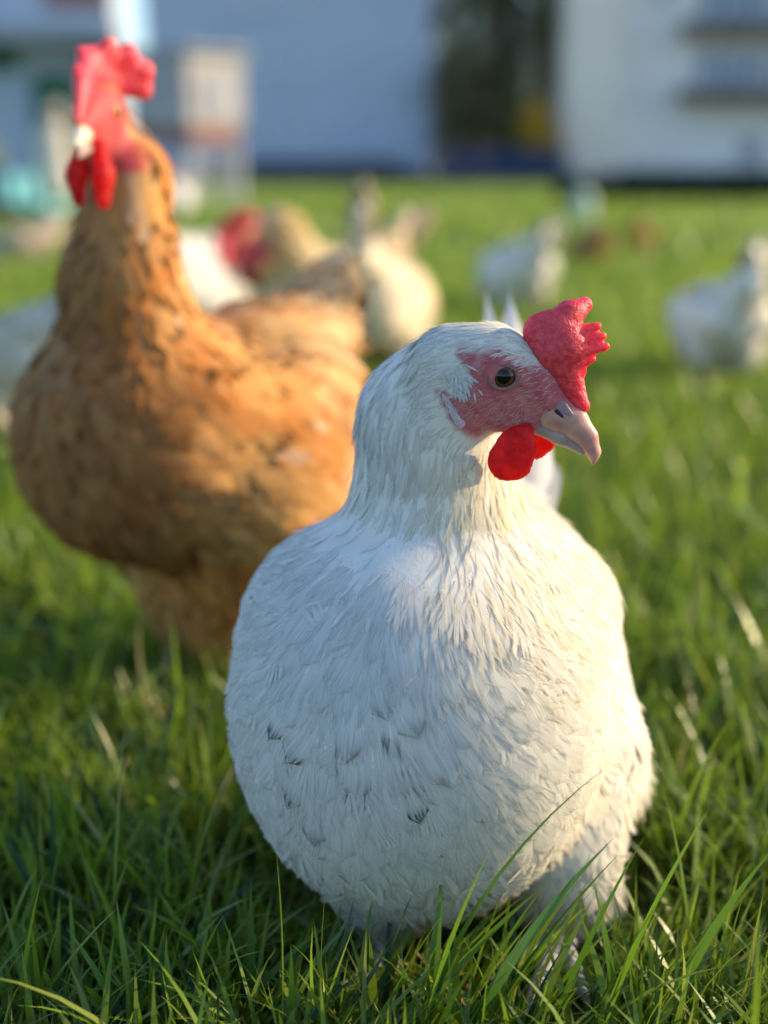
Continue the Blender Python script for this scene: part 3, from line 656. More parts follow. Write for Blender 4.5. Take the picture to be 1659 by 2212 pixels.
def brown_col(X, f, r, base):
    q = X - base; al = q @ f; n = smooth01(vnoise(X * A(1, 1, .6), 11, 21), .25, .75); c = lerp((.50, .19, .045), (.62, .33, .11), n)
    k = smooth01(vnoise(X, 24, 31), .60, .74) * .55; c = c * (1 - k[:, None]) + np.array([.40, .13, .025]) * k[:, None]
    rear = 1 - smooth01(al, -.115, .015); n2 = smooth01(vnoise(X, 20, 41), .35, .6)
    k = rear * np.clip(.4 + .5 * n2 + .4 * (al < -.12), 0, .95); c = c * (1 - k[:, None]) + np.array([.70, .50, .27]) * k[:, None]
    k = (1 - smooth01(al, -.055, .0)) * (1 - smooth01(q[:, 2], .165, .205)) * .8; c = c * (1 - k[:, None]) + np.array([.72, .54, .32]) * k[:, None]
    wing = np.exp(-((al + .03) / .055) ** 2 - ((q[:, 2] - .20) / .028) ** 2) * .75; c = c * (1 - wing[:, None]) + np.array([.42, .14, .025]) * wing[:, None]
    fl = smooth01(vnoise(X, 34, 51, 2), .88, .95) * .3; c = c * (1 - fl[:, None]) + np.array([.68, .6, .5]) * fl[:, None]
    fr = smooth01(al, .035, .10) * .66; c = c * (1 - fr[:, None]) + np.array([.20, .085, .032]) * fr[:, None]  # dark rust front, deepened to paint in its shade away from the sun
    return np.clip(c, 0, 1)

def pose_stand(z=.17, rb=.092, hz=.36, hf=.12, sc=1.0, fw=(1, 0, .18), up=(-.18, 0, 1)):
    return dict(z=z, rb=rb, tail=(-.15, 0, z + .075), neck=[(.06, 0, z + .03, .065), (.095, 0, z + .10, .046), (hf - .03, 0, hz - .03, .032)], head=((hf, 0, hz), fw, up, sc))
def pose_peck(z=.155, rb=.088, sc=1.0, lat=0.0):
    return dict(z=z, rb=rb, tail=(-.14, 0, z + .085), neck=[(.06, 0, z, .062), (.13, lat * .5, z - .03, .040), (.185, lat, .075, .028)], head=((.205, lat, .065), (.55, 0, -.75), (.75, 0, .55), sc))

# ------------------------------------------------------------------ structure: ground and grass
def ground():
    xs = np.concatenate([np.linspace(-400, -8, 14), np.linspace(-7, 7, 90), np.linspace(8, 400, 14)]); ys = np.concatenate([np.linspace(-20, -.5, 8), np.linspace(0, 12, 90), np.linspace(13, 600, 40)])
    XX, YY = np.meshgrid(xs, ys); V = np.stack([XX.ravel(), YY.ravel(), np.zeros(XX.size)], 1)
    V[:, 2] = -.004 + .004 * (vnoise(V, .6, 77) - .5) * (np.abs(V[:, 0]) < 8)
    nx = len(xs); F = np.array([(j * nx + i, j * nx + i + 1, (j + 1) * nx + i + 1, (j + 1) * nx + i) for j in range(len(ys) - 1) for i in range(nx - 1)])
    m, nt, b, N, L = newmat('meadow_soil')
    tc = N('ShaderNodeTexCoord'); n = N('ShaderNodeTexNoise'); n.inputs['Scale'].default_value = .35; n.inputs['Detail'].default_value = 8
    n2 = N('ShaderNodeTexNoise'); n2.inputs['Scale'].default_value = 25; n2.inputs['Detail'].default_value = 5
    L(tc.outputs['Object'], n.inputs[0]); L(tc.outputs['Object'], n2.inputs[0])
    r = N('ShaderNodeValToRGB'); r.color_ramp.elements[0].position = .3; r.color_ramp.elements[1].position = .7
    r.color_ramp.elements[0].color = (.045, .075, .012, 1); r.color_ramp.elements[1].color = (.09, .13, .022, 1)
    L(n.outputs[0], r.inputs[0]); mx = N('ShaderNodeMix'); mx.data_type = 'RGBA'; mx.blend_type = 'MULTIPLY'; mx.inputs[0].default_value = .6
    L(r.outputs[0], mx.inputs[6]); L(n2.outputs[0], mx.inputs[7]); L(mx.outputs[2], b.inputs['Base Color']); b.inputs['Roughness'].default_value = .9; b.inputs['Specular IOR Level'].default_value = .1
    tag(mk('meadow_ground', V, F, m), kind='structure')

def blades(xy, h, wd, lean, bend, cols, nseg=5, az=None, droop=0.0):
    n = len(xy); az = rng.random(n) * 2 * math.pi if az is None else az
    dirv = np.stack([np.cos(az), np.sin(az), np.zeros(n)], 1); fa = az + math.pi / 2 + rng.normal(0, .5, n)
    side = np.stack([np.cos(fa), np.sin(fa), np.zeros(n)], 1)
    v = np.linspace(0, 1, nseg + 1)
    th = lean[:, None] + bend[:, None] * v[None]                      # angle from vertical
    ds = h[:, None] / nseg
    hx = np.concatenate([np.zeros((n, 1)), np.cumsum(np.sin(th[:, :-1]) * ds, 1)], 1); hz = np.concatenate([np.zeros((n, 1)), np.cumsum(np.cos(th[:, :-1]) * ds, 1)], 1)
    wv = (1 - v ** 2.2) * (.55 + .45 * np.minimum(1, v * 4))
    cen = np.concatenate([xy, np.full((n, 1), -.004)], 1)[:, None, :] + hx[..., None] * dirv[:, None] + hz[..., None] * A(0, 0, 1)
    off = (wv[None] * wd[:, None] * .5)[..., None] * side[:, None]
    Vv = np.stack([cen - off, cen + off], 2).reshape(n, -1, 3)
    k = 2 * (nseg + 1); q = np.array([(2 * i, 2 * i + 1, 2 * i + 3, 2 * i + 2) for i in range(nseg)])
    F = (np.arange(n)[:, None, None] * k + q[None]).reshape(-1, 4)
    uv = np.zeros((n, k, 3)); uv[:, ::2, 0] = -1; uv[:, 1::2, 0] = 1; uv[:, :, 1] = np.repeat(v, 2)[None]; uv[..., 2] = rng.random(n)[:, None]
    cc = np.repeat(np.concatenate([cols, np.ones((n, 1))], 1)[:, None], k, 1)
    return Vv.reshape(-1, 3), F, cc.reshape(-1, 4), uv.reshape(-1, 3)
def wedge(y0, y1, n, mx=.34, pad=.12):
    y = np.sqrt(rng.random(n) * (y1 ** 2 - y0 ** 2) + y0 ** 2); x = (rng.random(n) * 2 - 1) * (mx * y + pad); return np.stack([x, y], 1)
def gcols(xy, lo=0):
    n = len(xy); X3 = np.concatenate([xy, np.zeros((n, 1))], 1); t = np.clip(vnoise(X3, 1.3, 61) * .6 + rng.random(n) * .4, 0, 1)
    c = lerp((.065, .15, .010), (.28, .38, .03), t); k = rng.random(n)
    c[k < .10] = (.24, .29, .05); c[k < .012] = (.30, .27, .12); c[(k > .9)] = (.03, .085, .03)
    return c * rng.uniform(.8, 1.2, (n, 1))

HENS_FOOT = [(.035, .655, .115)]
def thin(xy, h):
    for (cx, cy, r) in HENS_FOOT:
        k = (np.abs(xy[:, 0] - .087) < .022) & (xy[:, 1] > .545) & (xy[:, 1] < .63); h[k] = np.minimum(h[k], .016)
        d = np.hypot(xy[:, 0] - cx, xy[:, 1] - cy); k = d < r; h[k] = np.minimum(h[k], .022 + .10 * np.clip(d[k] - r * .55, 0, 1))
    return h
def clump(xy, s=.7):
    X3 = np.concatenate([xy, np.zeros((len(xy), 1))], 1); d = vnoise(X3, 9, 71); return xy[rng.random(len(xy)) < (1 - s) + s * smooth01(d, .3, .6)]
def grass():
    parts = []
    xy = clump(wedge(.30, .95, 18000), .8); h = rng.gamma(6, .0062, len(xy)) + .012; thin(xy, h)
    parts.append(blades(xy, h, rng.uniform(.0018, .0052, len(xy)), np.abs(rng.normal(.25, .25, len(xy))), rng.normal(.7, .5, len(xy)), gcols(xy), 6))
    xy = wedge(.32, .9, 5000); h = rng.gamma(3, .008, len(xy)) + .01; thin(xy, h)          # thatch lying low
    parts.append(blades(xy, h, rng.uniform(.001, .003, len(xy)), rng.uniform(.8, 1.3, len(xy)), rng.normal(.2, .3, len(xy)), gcols(xy) * A(.9, .8, .9), 4))
    xy = clump(wedge(.95, 2.2, 36000), .9); h = rng.gamma(5, .0085, len(xy)) + .012; thin(xy, h)
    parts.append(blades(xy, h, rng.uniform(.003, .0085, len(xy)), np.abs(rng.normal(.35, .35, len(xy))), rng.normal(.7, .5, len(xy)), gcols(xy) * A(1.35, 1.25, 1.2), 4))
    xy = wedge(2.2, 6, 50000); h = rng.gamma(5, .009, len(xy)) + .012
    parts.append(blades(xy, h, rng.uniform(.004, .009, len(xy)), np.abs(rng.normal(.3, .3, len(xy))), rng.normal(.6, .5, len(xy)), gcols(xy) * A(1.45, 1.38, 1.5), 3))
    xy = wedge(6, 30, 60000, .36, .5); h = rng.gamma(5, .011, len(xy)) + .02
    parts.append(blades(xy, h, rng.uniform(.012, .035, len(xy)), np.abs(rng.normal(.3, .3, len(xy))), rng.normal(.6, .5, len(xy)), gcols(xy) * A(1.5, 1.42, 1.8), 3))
    # tall blades in front of the white hen: (root px, root depth, length, lean, bend, azimuth, width)
    tall = [(690, 2290, .085, .0, .10, .2, .0040), (545, 2260, .07, .15, .1, 1.6, .0036), (600, 2330, .10, -.1, .2, 2.8, .0034), (880, 2330, .10, .2, .25, .2, .0042), (900, 2300, .148, .15, .8, .05, .0019),
            (960, 2330, .12, .35, .4, .0, .0052), (1000, 2290, .105, .45, .3, .1, .0058), (1060, 2280, .12, .35, .45, .1, .0050), (1150, 2310, .105, .3, .2, .15, .0042), (1210, 2330, .11, .35, .25, .1, .0042),
            (1260, 2330, .12, .25, .3, .2, .0040), (1340, 2280, .075, .1, .25, 2.4, .0040), (1400, 2290, .10, .3, .5, .3, .0048), (1480, 2300, .085, .7, .3, .1, .0058), (1550, 2280, .07, .6, .4, .2, .005), (420, 2300, .05, .3, .4, .6, .004),
            (300, 2280, .06, .4, .5, 2.6, .0036), (180, 2300, .055, .3, .6, .3, .0036), (80, 2280, .05, .5, .5, 3.0, .004), (760, 2320, .09, .4, .4, .4, .0045), (820, 2320, .10, .5, .5, .25, .005), (650, 2300, .06, .35, .6, 2.7, .003), (1010, 2360, .13, .55, .5, .0, .0045), (1090, 2250, .07, .2, .5, 2.9, .004),
            (930, 2270, .075, .1, .3, 1.3, .0048), (980, 2260, .08, .3, .4, .2, .004), (1120, 2240, .065, .5, .3, .1, .004), (1300, 2260, .07, .5, .5, .1, .0036), (740, 2260, .06, .7, .6, .1, .004)]
    xy = np.array([G(a, b)[:2] for a, b, *_ in tall]); T = np.array([t[2:] for t in tall])
    cc = lerp((.05, .13, .012), (.15, .27, .02), rng.random(len(T)))
    parts.append(blades(xy, T[:, 0] * 1.15, T[:, 4] * 1.35, T[:, 1], T[:, 2], cc, 10, az=T[:, 3]))
    xy = clump(wedge(.45, 1.5, 4200), .85); h = rng.uniform(.03, .085, len(xy)); thin(xy, h)      # broad tangled blades
    parts.append(blades(xy, h, rng.uniform(.004, .0075, len(xy)), rng.uniform(.3, 1.1, len(xy)), rng.uniform(.2, 1.2, len(xy)), gcols(xy) * A(.95, 1.0, .9), 7))
    # clumps of longer blades around the feet
    n = 260; cx = rng.uniform(-.04, .16, n); cx = cx[np.abs(cx - .085) > .02]; n = len(cx); xy = np.stack([cx, rng.uniform(.50, .60, n)], 1); h = rng.uniform(.035, .085, n)
    parts.append(blades(xy, h, rng.uniform(.002, .0048, n), rng.uniform(.05, .6, n), rng.uniform(.1, .8, n), gcols(xy) * .9, 7, az=rng.normal(.2, 1.1, n)))
    n = 500; xy = wedge(.42, .60, n, .36, .03); h = rng.uniform(.03, .062, n)
    parts.append(blades(xy, h, rng.uniform(.002, .0045, n), rng.uniform(.1, .8, n), rng.uniform(.1, .9, n), gcols(xy) * .9, 7))
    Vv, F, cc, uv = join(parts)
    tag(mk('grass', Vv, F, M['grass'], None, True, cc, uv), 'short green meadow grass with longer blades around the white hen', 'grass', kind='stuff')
    # straw
    n = 260; xy = wedge(.40, 1.0, n); h = rng.uniform(.02, .05, n)
    p = [blades(xy, h, rng.uniform(.0008, .002, n), rng.uniform(.7, 1.45, n), rng.normal(0, .5, n), lerp((.24, .18, .09), (.36, .29, .17), rng.random(n)), 5)]
    n = 26; xy = np.array([G(rng.uniform(840, 1020), rng.uniform(2120, 2230))[:2] for _ in range(n)]); h = rng.uniform(.02, .055, n)
    p.append(blades(xy, h, rng.uniform(.001, .002, n), rng.uniform(.1, 1.2, n), rng.normal(0, .8, n), lerp((.42, .24, .12), (.6, .42, .26), rng.random(n)), 6))
    Vv, F, cc, uv = join(p)
    tag(mk('dry_grass', Vv, F, M['straw'], None, True, cc, uv), 'pale dry stalks lying in the green grass around the feet', 'dry grass', kind='stuff')

# ------------------------------------------------------------------ structure: buildings, trees
M['wall_blue'] = noisy('render_wall_bluewhite', (.44, .48, .58), (.49, .53, .63), .4, rough=.9, bump=.2)
M['wall_white'] = noisy('render_wall_white', (.82, .79, .76), (.86, .83, .80), .5, rough=.9, bump=.2)
M['wall_pale'] = noisy('render_wall_paleblue', (.36, .45, .56), (.42, .50, .60), .5, rough=.9, bump=.2)
M['wall_beige'] = noisy('render_wall_beige', (.84, .72, .60), (.88, .77, .65), .5, rough=.9, bump=.2)
M['plinth'] = noisy('plinth_dark', (.06, .07, .10), (.09, .10, .13), 1, rough=.9)
M['roof'] = noisy('roof_tiles', (.20, .09, .06), (.28, .13, .08), 3, rough=.8, bump=.3)
M['shutter'] = noisy('shutter_greygreen', (.36, .45, .52), (.42, .5, .56), 2, rough=.7)
M['frame'] = noisy('window_frame_white', (.7, .72, .74), (.76, .77, .78), 3, rough=.5)
M['glass'] = noisy('window_glass', (.10, .18, .32), (.14, .22, .36), .6, rough=.08, spec=.6)
M['green'] = noisy('green_paint', (.015, .10, .05), (.03, .13, .07), 3, rough=.5)
M['grey'] = noisy('grey_boards', (.30, .33, .36), (.38, .40, .42), 3, rough=.8)
M['balcony'] = noisy('balcony_concrete', (.12, .10, .085), (.17, .14, .12), 2, rough=.9)
M['navy'] = noisy('navy_boards', (.015, .03, .085), (.025, .045, .11), 3, rough=.6)
M['offwhite'] = noisy('offwhite_boards', (.34, .32, .31), (.42, .40, .385), 4, rough=.8, bump=.2)
M['redbrown'] = noisy('redbrown_wood', (.24, .10, .08), (.32, .15, .11), 6, rough=.8)
M['teal'] = noisy('teal_paint', (.12, .36, .40), (.18, .44, .47), 6, rough=.6, bump=.1)
M['straw_bale'] = noisy('straw_bale', (.42, .31, .13), (.62, .48, .24), 30, rough=.95, bump=1, bscale=120)
M['sack'] = noisy('sack_cloth', (.52, .47, .38), (.64, .58, .48), 14, rough=.95, bump=.5)
M['tyre'] = noisy('tyre_rubber', (.02, .02, .022), (.035, .035, .04), 20, rough=.9)
M['metal'] = noisy('galvanised_metal', (.34, .36, .38), (.46, .48, .5), 9, rough=.45, metallic=.8)
M['mint'] = noisy('mint_plastic', (.42, .55, .46), (.50, .60, .52), 6, rough=.4, spec=.4, transl=.3)
M['bark'] = noisy('bark', (.06, .045, .03), (.11, .085, .06), 6, rough=.95, bump=1, bscale=30, bdist=.02)

def window(parent, x, z, w, h, y, mat_pane, blinds=False):
    f = MB(); t = .08
    f.box(x - w / 2, x - w / 2 + t, y - .05, y, z, z + h).box(x + w / 2 - t, x + w / 2, y - .05, y, z, z + h).box(x - w / 2 + t, x + w / 2 - t, y - .05, y, z, z + t).box(x - w / 2 + t, x + w / 2 - t, y - .05, y, z + h - t, z + h)
    o = f.build('window', M['frame'], parent); MB().box(x - w / 2 + t, x + w / 2 - t, y - .028, y + .02, z + t, z + h - t).build('pane', mat_pane, o)
    MB().box(x - w / 2 - .08, x + w / 2 + .08, y - .12, y, z - .07, z - .003).build('sill', M['frame'], o)
def xw(px, Y): return (px - 829.5) / FPX * Y / CP * (1 - 0) * 1.0
def zw(py, Y): return P(829.5, py, Y)[2]

def buildings():
    Y = 65.0
    x0, x1 = P(318, 200, Y)[0], P(930, 200, Y)[0]; zt = 12.4; ym = Y + 20; xm = (x0 + x1) / 2
    b = thing('apartment_block', 'broad pale blue gable-ended apartment block in shade behind the field', 'apartment block', (xm, Y, 0))
    w_ = MB(); V = [(x0, Y, .55), (x1, Y, .55), (x1, Y, zt), (xm, Y, zt + 4.4), (x0, Y, zt)]; V += [(x, ym, z) for x, _, z in V]
    w_.add(V, [(0, 1, 2, 3, 4), (9, 8, 7, 6, 5), (0, 5, 6, 1), (1, 6, 7, 2), (0, 4, 9, 5), (4, 3, 8, 9), (2, 7, 8, 3)]); w_.build('wall', M['wall_blue'], b)
    r = MB()
    for sg, xe in ((-1, x0), (1, x1)):
        e = xe + sg * .7; V = [(e, Y - .5, zt - .45), (xm, Y - .5, zt + 4.45), (xm, Y - .5, zt + 4.75), (e, Y - .5, zt - .15)]; V += [(x, ym + .5, z) for x, _, z in V]
        r.add(V, [(0, 1, 2, 3), (7, 6, 5, 4), (0, 4, 5, 1), (3, 2, 6, 7), (0, 3, 7, 4), (1, 5, 6, 2)])
    r.build('roof', M['roof'], b)
    MB().box(x0 + .05, x1 - .05, Y + .06, ym, 0, .55).build('plinth', M['plinth'], b)
    MB().box(x0 + 2.6, x1 - 1.6, Y - .35, Y + .02, 0, .95).build('light_well', M['plinth'], b)
    for row in range(4):
        for wx in (555, 650): window(b, P(wx, 200, Y)[0], 1.9 + 2.85 * row, .95, 1.25, Y, M['shutter'])
    for row in range(4):
        z = 1.7 + 2.85 * row
        for yy in (Y + .8, Y + 8.5):
            bal = MB().box(x1, x1 + 1.15, yy, yy + 4, z, z + .16).build('balcony', M['wall_white'], b)
            MB().box(x1 + 1.07, x1 + 1.15, yy, yy + 4, z + .16, z + 1.05).box(x1, x1 + 1.07, yy, yy + .08, z + .16, z + 1.05).build('parapet', M['wall_white'], bal)
    # right hand building
    xa, xb, xc = P(1222, 200, 62)[0], P(1335, 200, 62)[0], 27.0
    b = thing('apartment_house', 'pale house with a beige stair tower and stacked dark balconies at the right', 'apartment house', (xb + 4, 62, 0))
    MB().box(xb, xc, 63.5, 78, 0, 13).build('wall', M['wall_white'], b)
    MB().box(xb - .3, xc + .4, 63.0, 78.5, 13, 13.4).build('roof', M['plinth'], b)
    st = MB().box(xa, xb, 62, 74, 0, 13.6).build('stair_tower', M['wall_beige'], b)
    MB().box(xa - .2, xb + .2, 61.8, 74.2, 13.6, 13.9).build('tower_cap', M['plinth'], st)
    MB().box(xb + .03, xc, 63.38, 63.5, 0, .5).build('plinth', M['plinth'], b)
    for row in range(4):
        z = 3.35 + 2.72 * row; X0 = P(1478, 200, 62)[0]
        bal = MB().box(X0, xc - 1, 61.9, 63.5, z, z + .2).build('balcony', M['balcony'], b)
        MB().box(X0, xc - 1, 61.9, 62.0, z + .2, z + .55).box(X0, X0 + .1, 62.0, 63.5, z + .2, z + .55).build('parapet', M['balcony'], bal)
        rl = MB(); rl.box(X0, xc - 1, 61.92, 61.98, z + 1.05, z + 1.1)
        for k in range(20): rl.box(X0 + k * .6, X0 + k * .6 + .04, 61.93, 61.97, z + .55, z + 1.05)
        rl.build('railing', M['metal'], bal)
        for wx in (1515, 1570, 1625, 1690): window(b, P(wx, 200, 63.5)[0] + .2, z + .75 if wx % 2 else z + .3, 1.05, 1.35 if wx % 2 else 1.9, 63.5, M['glass'])
    for wx in (1420,): window(b, P(wx, 200, 63.5)[0], 7.4, .9, 1.2, 63.5, M['shutter'])
    window(b, P(1620, 345, 63.5)[0], .62, 1.1, 1.3, 63.5, M['grey'])
    # left building with green door
    Yl = 30.0; xl, xr = -11.5, P(250, 200, Yl)[0]
    b = thing('farm_building', 'pale outbuilding with a dark green door and a grey canopy at the left', 'outbuilding', ((xl + xr) / 2, Yl, 0))
    MB().box(xl, xr, Yl, Yl + 1.9, 0, 5.8).build('wall', M['wall_pale'], b)
    MB().box(xl - .3, xr + .3, Yl - .4, Yl + 2.3, 5.8, 6.05).build('roof', M['roof'], b)
    MB().box(xl, xr + .25, Yl - 1.1, Yl - .003, zw(98, Yl), zw(62, Yl)).build('canopy', M['grey'], b)
    xd0, xd1 = P(72, 200, Yl)[0], P(165, 200, Yl)[0]
    d = MB().box(xd0, xd1, Yl - .07, Yl + .05, 0.02, zw(158, Yl)).build('door', M['green'], b)
    MB().box(xd1 - .16, xd1 - .06, Yl - .13, Yl - .07, 1.0, 1.08).build('handle', M['metal'], d)
    MB().box(xl + .4, xd0 - .25, Yl - .06, Yl + .05, zw(155, Yl), zw(105, Yl)).build('green_panel', M['green'], b)
    MB().box(xd1 + .15, xr - .1, Yl - .06, Yl + .05, .02, zw(105, Yl)).build('shutter', M['green'], b)
    MB().box(P(95, 0, Yl)[0], P(235, 0, Yl)[0], Yl - .05, Yl + .04, zw(18, Yl), zw(18, Yl) + 1.2).build('window', M['redbrown'], b)
    # navy fence between the blocks
    f = thing('navy_fence', 'low navy blue board fence between the two blocks below the trees', 'fence', (P(1085, 380, 58)[0], 58, 0))
    xs0, xs1 = P(935, 200, 58)[0], P(1235, 200, 58)[0]; bd = MB()
    for k in range(int((xs1 - xs0) / .2)): bd.box(xs0 + k * .2, xs0 + k * .2 + .19, 58, 58.03, .05, 1.25 + .015 * (k % 3))
    bd.build('boards', M['navy'], f)
    for k in range(4): MB().box(xs0 + k * (xs1 - xs0) / 3 - .05, xs0 + k * (xs1 - xs0) / 3 + .05, 58.035, 58.14, 0, 1.36).build('post', M['navy'], f)

def leafy(name, label, cat, base, h, crown, nleaf, c0, c1, leaf, trunk_r=.14, seed=1, group=None):
    """tapered trunk with limbs, crown of small leaf faces in clumps. crown: list of (dx,dy,z,r)"""
    t = thing(name, label, cat, base, 0, group); b = A(*base); mb = MB(); r = np.random.default_rng(seed)
    top = b + A(r.normal(0, .1), r.normal(0, .1), h * .85); mid = b + A(r.normal(0, .08), 0, h * .4)
    mb.tube(b, mid, trunk_r, trunk_r * .7, 9).tube(mid, top, trunk_r * .7, trunk_r * .2, 9)
    for (dx, dy, z, rr) in crown: mb.tube(b + (top - b) * min(.85, max(.2, (z - rr * .5) / (h * .85))), b + A(dx * .8, dy * .8, z), trunk_r * .3, trunk_r * .06, 6)
    mb.build('trunk', M['bark'], t, True)
    X = []; 
    vol = np.array([c[3] ** 2 for c in crown]); pick = r.choice(len(crown), nleaf // 14, p=vol / vol.sum())
    for i in pick:
        dx, dy, z, rr = crown[i]; q = r.normal(size=3); q = q / np.linalg.norm(q) * rr * r.random() ** .4; cl = b + A(dx, dy, z) + q
        X.append(cl + r.normal(0, rr * .11 + leaf * .6, (14, 3)))
    X = np.vstack(X); X = X[X[:, 2] > .05]; n = len(X); D = unit(r.normal(size=(n, 3)) + A(0, 0, -.3)); Nn = unit(np.cross(D, r.normal(size=(n, 3))))
    cc = lerp(c0, c1, r.random(n)) * r.uniform(.7, 1.25, (n, 1))
    p = feathers(X, Nn, D, leaf * r.uniform(.7, 1.3, n), leaf * .6, lift=0, curl=-.1, cols=np.concatenate([cc, np.ones((n, 1))], 1), nl=4, nw=3, tipround=2)
    mk('crown', *p[:2], M['leaf'], t, True, p[2], p[3])
    return t

def vegetation():
    r = np.random.default_rng(3)
    def cr(h, w, z0, n): return [(r.normal(0, w * .38), r.normal(0, w * .38), z0 + (h - z0) * (i + .5) / n, w * (.62 - .25 * (i / n))) for i in range(n)]
    g = 'trees between the two blocks'
    x = P(1010, 0, 66)[0]; leafy('tree', 'dark leafy tree against the corner of the blue gable block', 'tree', (x, 66, 0), 13, cr(13, 2.6, 1.2, 16), 12000, (.12, .12, .05), (.28, .23, .11), .26, .2, 1, g)
    x = P(1100, 0, 70)[0]; leafy('tree', 'dark tall tree midway between the gable block and the stair tower', 'tree', (x, 70, 0), 14, cr(14, 3.2, 1.0, 18), 14000, (.13, .12, .05), (.30, .25, .12), .28, .24, 2, g)
    x = P(1190, 0, 67)[0]; leafy('tree', 'dark green tree close beside the beige stair tower', 'tree', (x, 67, 0), 13, cr(13, 2.4, 3.0, 14), 9000, (.12, .13, .05), (.26, .23, .10), .26, .2, 3, g)
    x = P(1172, 0, 60)[0]; leafy('bush', 'yellow autumn bush behind the navy fence', 'bush', (x, 60, 0), 3.0, cr(3.0, 1.15, 1.0, 7), 3500, (.50, .32, .03), (.70, .46, .05), .14, .06, 4)
    x = P(1050, 0, 61)[0]; leafy('bush', 'brownish bush behind the navy fence, left of the yellow one', 'bush', (x, 61, 0), 3.4, cr(3.4, 1.7, .8, 8), 3500, (.07, .06, .02), (.12, .10, .03), .14, .06, 5)
    # hedge on the right
    xs = np.linspace(P(1235, 420, 17)[0], P(1950, 420, 17)[0], 12)
    leafy('hedge', 'low dark hedge along the far edge of the field at the right', 'hedge', (xs.mean(), 17, 0), .36, [(x_ - xs.mean(), r.normal(0, .04), .14, .19) for x_ in xs], 16000, (.005, .028, .016), (.014, .05, .026), .06, .04, 6)

def props():
    # raised hen house
    Yc = 15.0; x0, x1 = P(318, 200, Yc)[0], P(468, 200, Yc)[0]; zf, zt = zw(272, Yc), zw(112, Yc)
    c = thing('hen_house', 'off-white raised hen house with a red-brown sill behind the brown hen', 'hen house', ((x0 + x1) / 2, Yc + .5, 0))
    MB().box(x0, x1, Yc, Yc + 1.1, zf, zt).build('cabin', M['offwhite'], c, bevel=.01)
    MB().box(x0 - .06, x1 + .06, Yc - .08, Yc + 1.18, zt + .002, zt + .05).build('roof', M['grey'], c, bevel=.008)
    MB().box(x0 + .02, x1 - .1, Yc - .05, Yc + 1.12, zw(308, Yc), zf - .002).build('sill', M['redbrown'], c)
    d = MB().box(x0 + .2, x0 + .5, Yc - .025, Yc - .002, zf + .08, zf + .5).build('door', M['grey'], c); MB().box(x0 + .44, x0 + .47, Yc - .05, Yc - .025, zf + .26, zf + .32).build('handle', M['metal'], d)
    for lx in (x0 + .05, x1 - .05):
        for ly in (Yc + .05, Yc + 1.05): MB().box(lx - .035, lx + .035, ly - .035, ly + .035, 0, zw(308, Yc) - .002).build('leg', M['grey'], c)
    ms = MB()
    for k in range(12): ms.box(x0 + .1 + k * (x1 - x0 - .2) / 11, x0 + .105 + k * (x1 - x0 - .2) / 11, Yc + .04, Yc + .046, .03, zw(310, Yc))
    for k in range(7): ms.box(x0 + .1, x1 - .1, Yc + .046, Yc + .052, .05 + .1 * k, .056 + .1 * k)
    ms.build('wire_mesh', M['metal'], c)
    c.rotation_euler.z = math.radians(42)
    # teal cart
    Yk = 10.6; cx1 = P(128, 400, Yk)[0]; cx0 = cx1 - 1.3
    k = thing('cart', 'teal wooden cart with black tyres at the left edge of the field', 'cart', ((cx0 + cx1) / 2, Yk, 0))
    MB().box(cx0, cx1 - .25, Yk - .45, Yk + .45, .16, .36).build('box_body', M['teal'], k, bevel=.01)
    MB().box(cx1 - .25, cx1, Yk - .40, Yk + .40, .10, .16).build('drawbar', M['teal'], k, bevel=.008)
    for wx in (cx0 + .25, cx1 - .45):
        for wy in (Yk - .5, Yk + .44):
            wv = MB(); wv.tube((wx, wy, .115), (wx, wy + .07, .115), .115, .115, 20); o = wv.build('wheel', M['tyre'], k, True)
            MB().tube((wx, wy - .012, .115), (wx, wy + .082, .115), .05, .05, 14).build('hub', M['metal'], o, True)
    V, F = nets([rc((cx1 - 1.15, Yk, .475), (cx1 - .52, Yk, .475), .115, .115, (0, 1, 0), 1.5, .02)], .02); tag(mk('straw_bale', V, F, M['straw_bale']), 'yellow straw bale lying on the teal cart', 'straw bale')
    sx = P(112, 300, Yk)[0]
    V, F = nets([rc((sx, Yk, .30), (sx, Yk, .60), .135, .11, (0, 1, 0), .8, .05), rc((sx, Yk, .6), (sx + .02, Yk, .76), .11, .06, (0, 1, 0), .8, .05), rc((sx + .02, Yk, .76), (sx + .03, Yk, .82), .03, .06, (0, 1, 0), .6, .03)], .012)
    s = thing('sack', 'cream cloth sack standing upright on the end of the teal cart', 'sack', (sx, Yk, .16)); mk('bag', V, F, M['sack'], s)
    V, F = nets([rc((sx, Yk - .04, .755), (sx + .04, Yk - .04, .76), .035, .035, None, 1, .02)], .008); mk('tie', V, F, M['redbrown'], s)
    # drinker
    p = G(1257, 486); dr = thing('poultry_drinker', 'pale mint plastic poultry drinker standing out on the field', 'drinker', p)
    MB().lathe(p, [(.075, 0), (.11, .005), (.12, .04), (.115, .042), (.105, .012), (.07, .012)], 28).build('tray', M['mint'], dr, True)
    MB().lathe(p, [(.07, .013), (.085, .03), (.082, .19), (.07, .235), (.04, .255), (.012, .26)], 28).build('reservoir', M['mint'], dr, True)
    MB().tube(p + A(-.02, 0, .262), p + A(-.02, 0, .29), .005).tube(p + A(.02, 0, .262), p + A(.02, 0, .29), .005).tube(p + A(-.025, 0, .29), p + A(.025, 0, .29), .005).build('handle', M['mint'], dr, True)

ground()
buildings()
vegetation()
props()
grass()

wroot, wprims = white_hen()

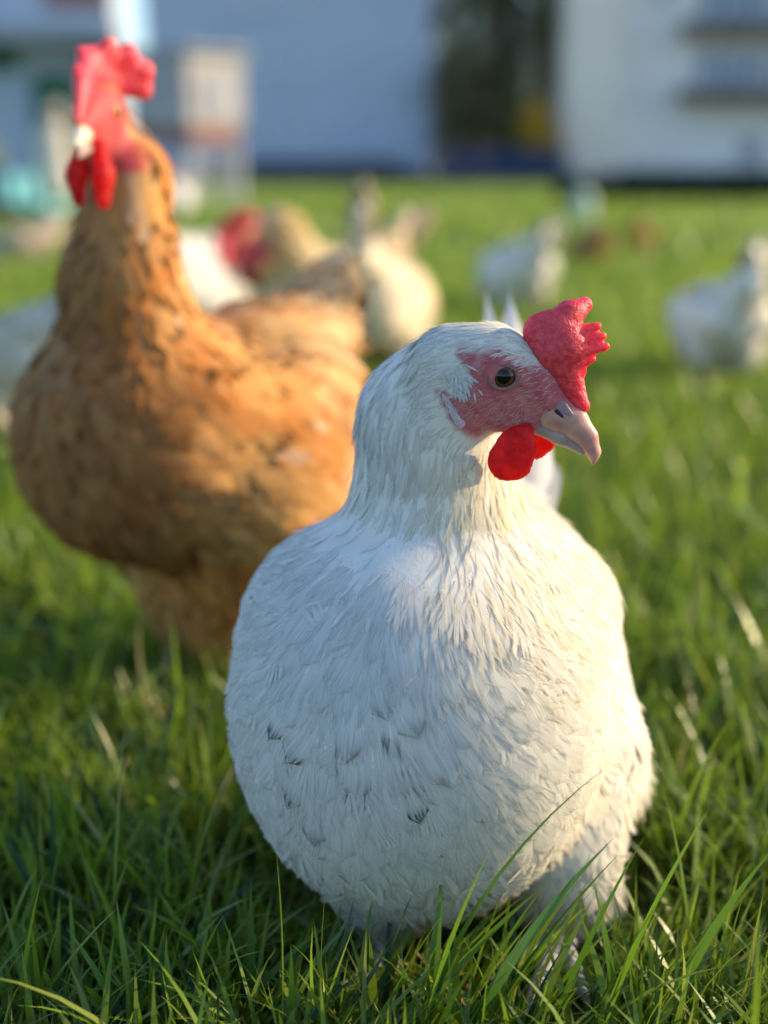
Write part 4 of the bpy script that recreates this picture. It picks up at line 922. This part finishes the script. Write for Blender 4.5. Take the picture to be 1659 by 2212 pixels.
# brown hen
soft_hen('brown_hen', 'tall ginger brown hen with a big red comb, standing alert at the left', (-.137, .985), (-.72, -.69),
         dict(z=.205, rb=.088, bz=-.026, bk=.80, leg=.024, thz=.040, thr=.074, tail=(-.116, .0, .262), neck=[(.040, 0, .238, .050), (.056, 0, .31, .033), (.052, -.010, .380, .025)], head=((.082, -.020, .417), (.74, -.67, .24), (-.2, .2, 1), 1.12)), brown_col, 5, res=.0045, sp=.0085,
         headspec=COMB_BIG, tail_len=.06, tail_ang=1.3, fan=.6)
cream = pal((.60, .50, .34), (.70, .62, .48), 9, 3); buff = pal((.52, .34, .13), (.68, .54, .32), 8, 4); white = pal((.78, .73, .62), (.85, .81, .73), 7, 5); rust = pal((.30, .13, .05), (.40, .20, .09), 8, 6)
b = G(700, 865); soft_hen('buff_hen', 'buff hen with a red comb looking out from behind the brown hen', b[:2], (-.75, -.66), pose_stand(z=.17, rb=.09, hz=.27, hf=.17, sc=1.35, fw=(.8, -.1, -.5), up=(.5, 0, .8)), buff, 6, headspec=COMB_BIG)
far = 'hens grazing across the field'
b = G(812, 868); soft_hen('cream_hen', 'cream hen with its tail held high, grazing beside the buff hen', b[:2], (.12, .98), pose_peck(z=.16, rb=.095), pal((.70, .56, .34), (.80, .70, .52), 8, 8), 7, far, tail_len=.12, tail_ang=1.5, fan=.3, shank='shank')
b = G(425, 768); soft_hen('white_hen', 'white hen grazing just right of the brown hen\'s neck', b[:2], (.62, .78), pose_peck(z=.14, rb=.095), white, 8, far, tail_ang=.75, Ssc=1.1)
b = G(1112, 690); soft_hen('white_hen', 'white hen grazing in the distance directly above the front hen\'s head', b[:2], (-.35, .9), pose_peck(z=.12, rb=.072), white, 9, far, tail_ang=.9, tail_len=.09)
b = G(1545, 845); soft_hen('white_hen', 'white hen grazing at the right edge with its side in shade', b[:2], (-.12, .99), pose_peck(z=.125, rb=.066), white, 10, far, tail_ang=1.35, tail_len=.09, fan=.4, Ssc=.95)
b = G(1270, 588); soft_hen('rust_hen', 'nearer of the two small rust hens far out on the field, the left one', b[:2], (-.25, .97), pose_peck(z=.10, rb=.058), rust, 11, far, Ssc=.85, tail_ang=.9, tail_len=.05, res=.009, sp=.02)
b = G(1375, 562); soft_hen('rust_hen', 'small rust hen farthest out on the field, seen from behind', b[:2], (.15, .98), pose_peck(z=.11, rb=.06), rust, 12, far, Ssc=.85, tail_ang=1.1, tail_len=.05, res=.009, sp=.02)
b = G(-10, 965); soft_hen('cream_hen', 'cream hen cut off by the left edge of the picture behind the brown hen', b[:2], (-.9, .3), pose_peck(z=.11, rb=.07), cream, 13, far, tail_ang=.5, tail_len=.08)
b = G(62, 572); soft_hen('buff_hen', 'buff hen grazing in front of the teal cart', b[:2], (-.8, -.4), pose_peck(z=.09, rb=.065), pal((.42, .32, .22), (.55, .44, .33), 8, 14), 14, far, tail_ang=.5, tail_len=.05, res=.009, sp=.02)
b = G(388, 474); soft_hen('white_hen', 'white hen standing upright in front of the raised hen house', b[:2], (-.2, -.95), pose_stand(z=.16, rb=.10, hz=.36, hf=.10), white, 15, far, res=.009, sp=.02)
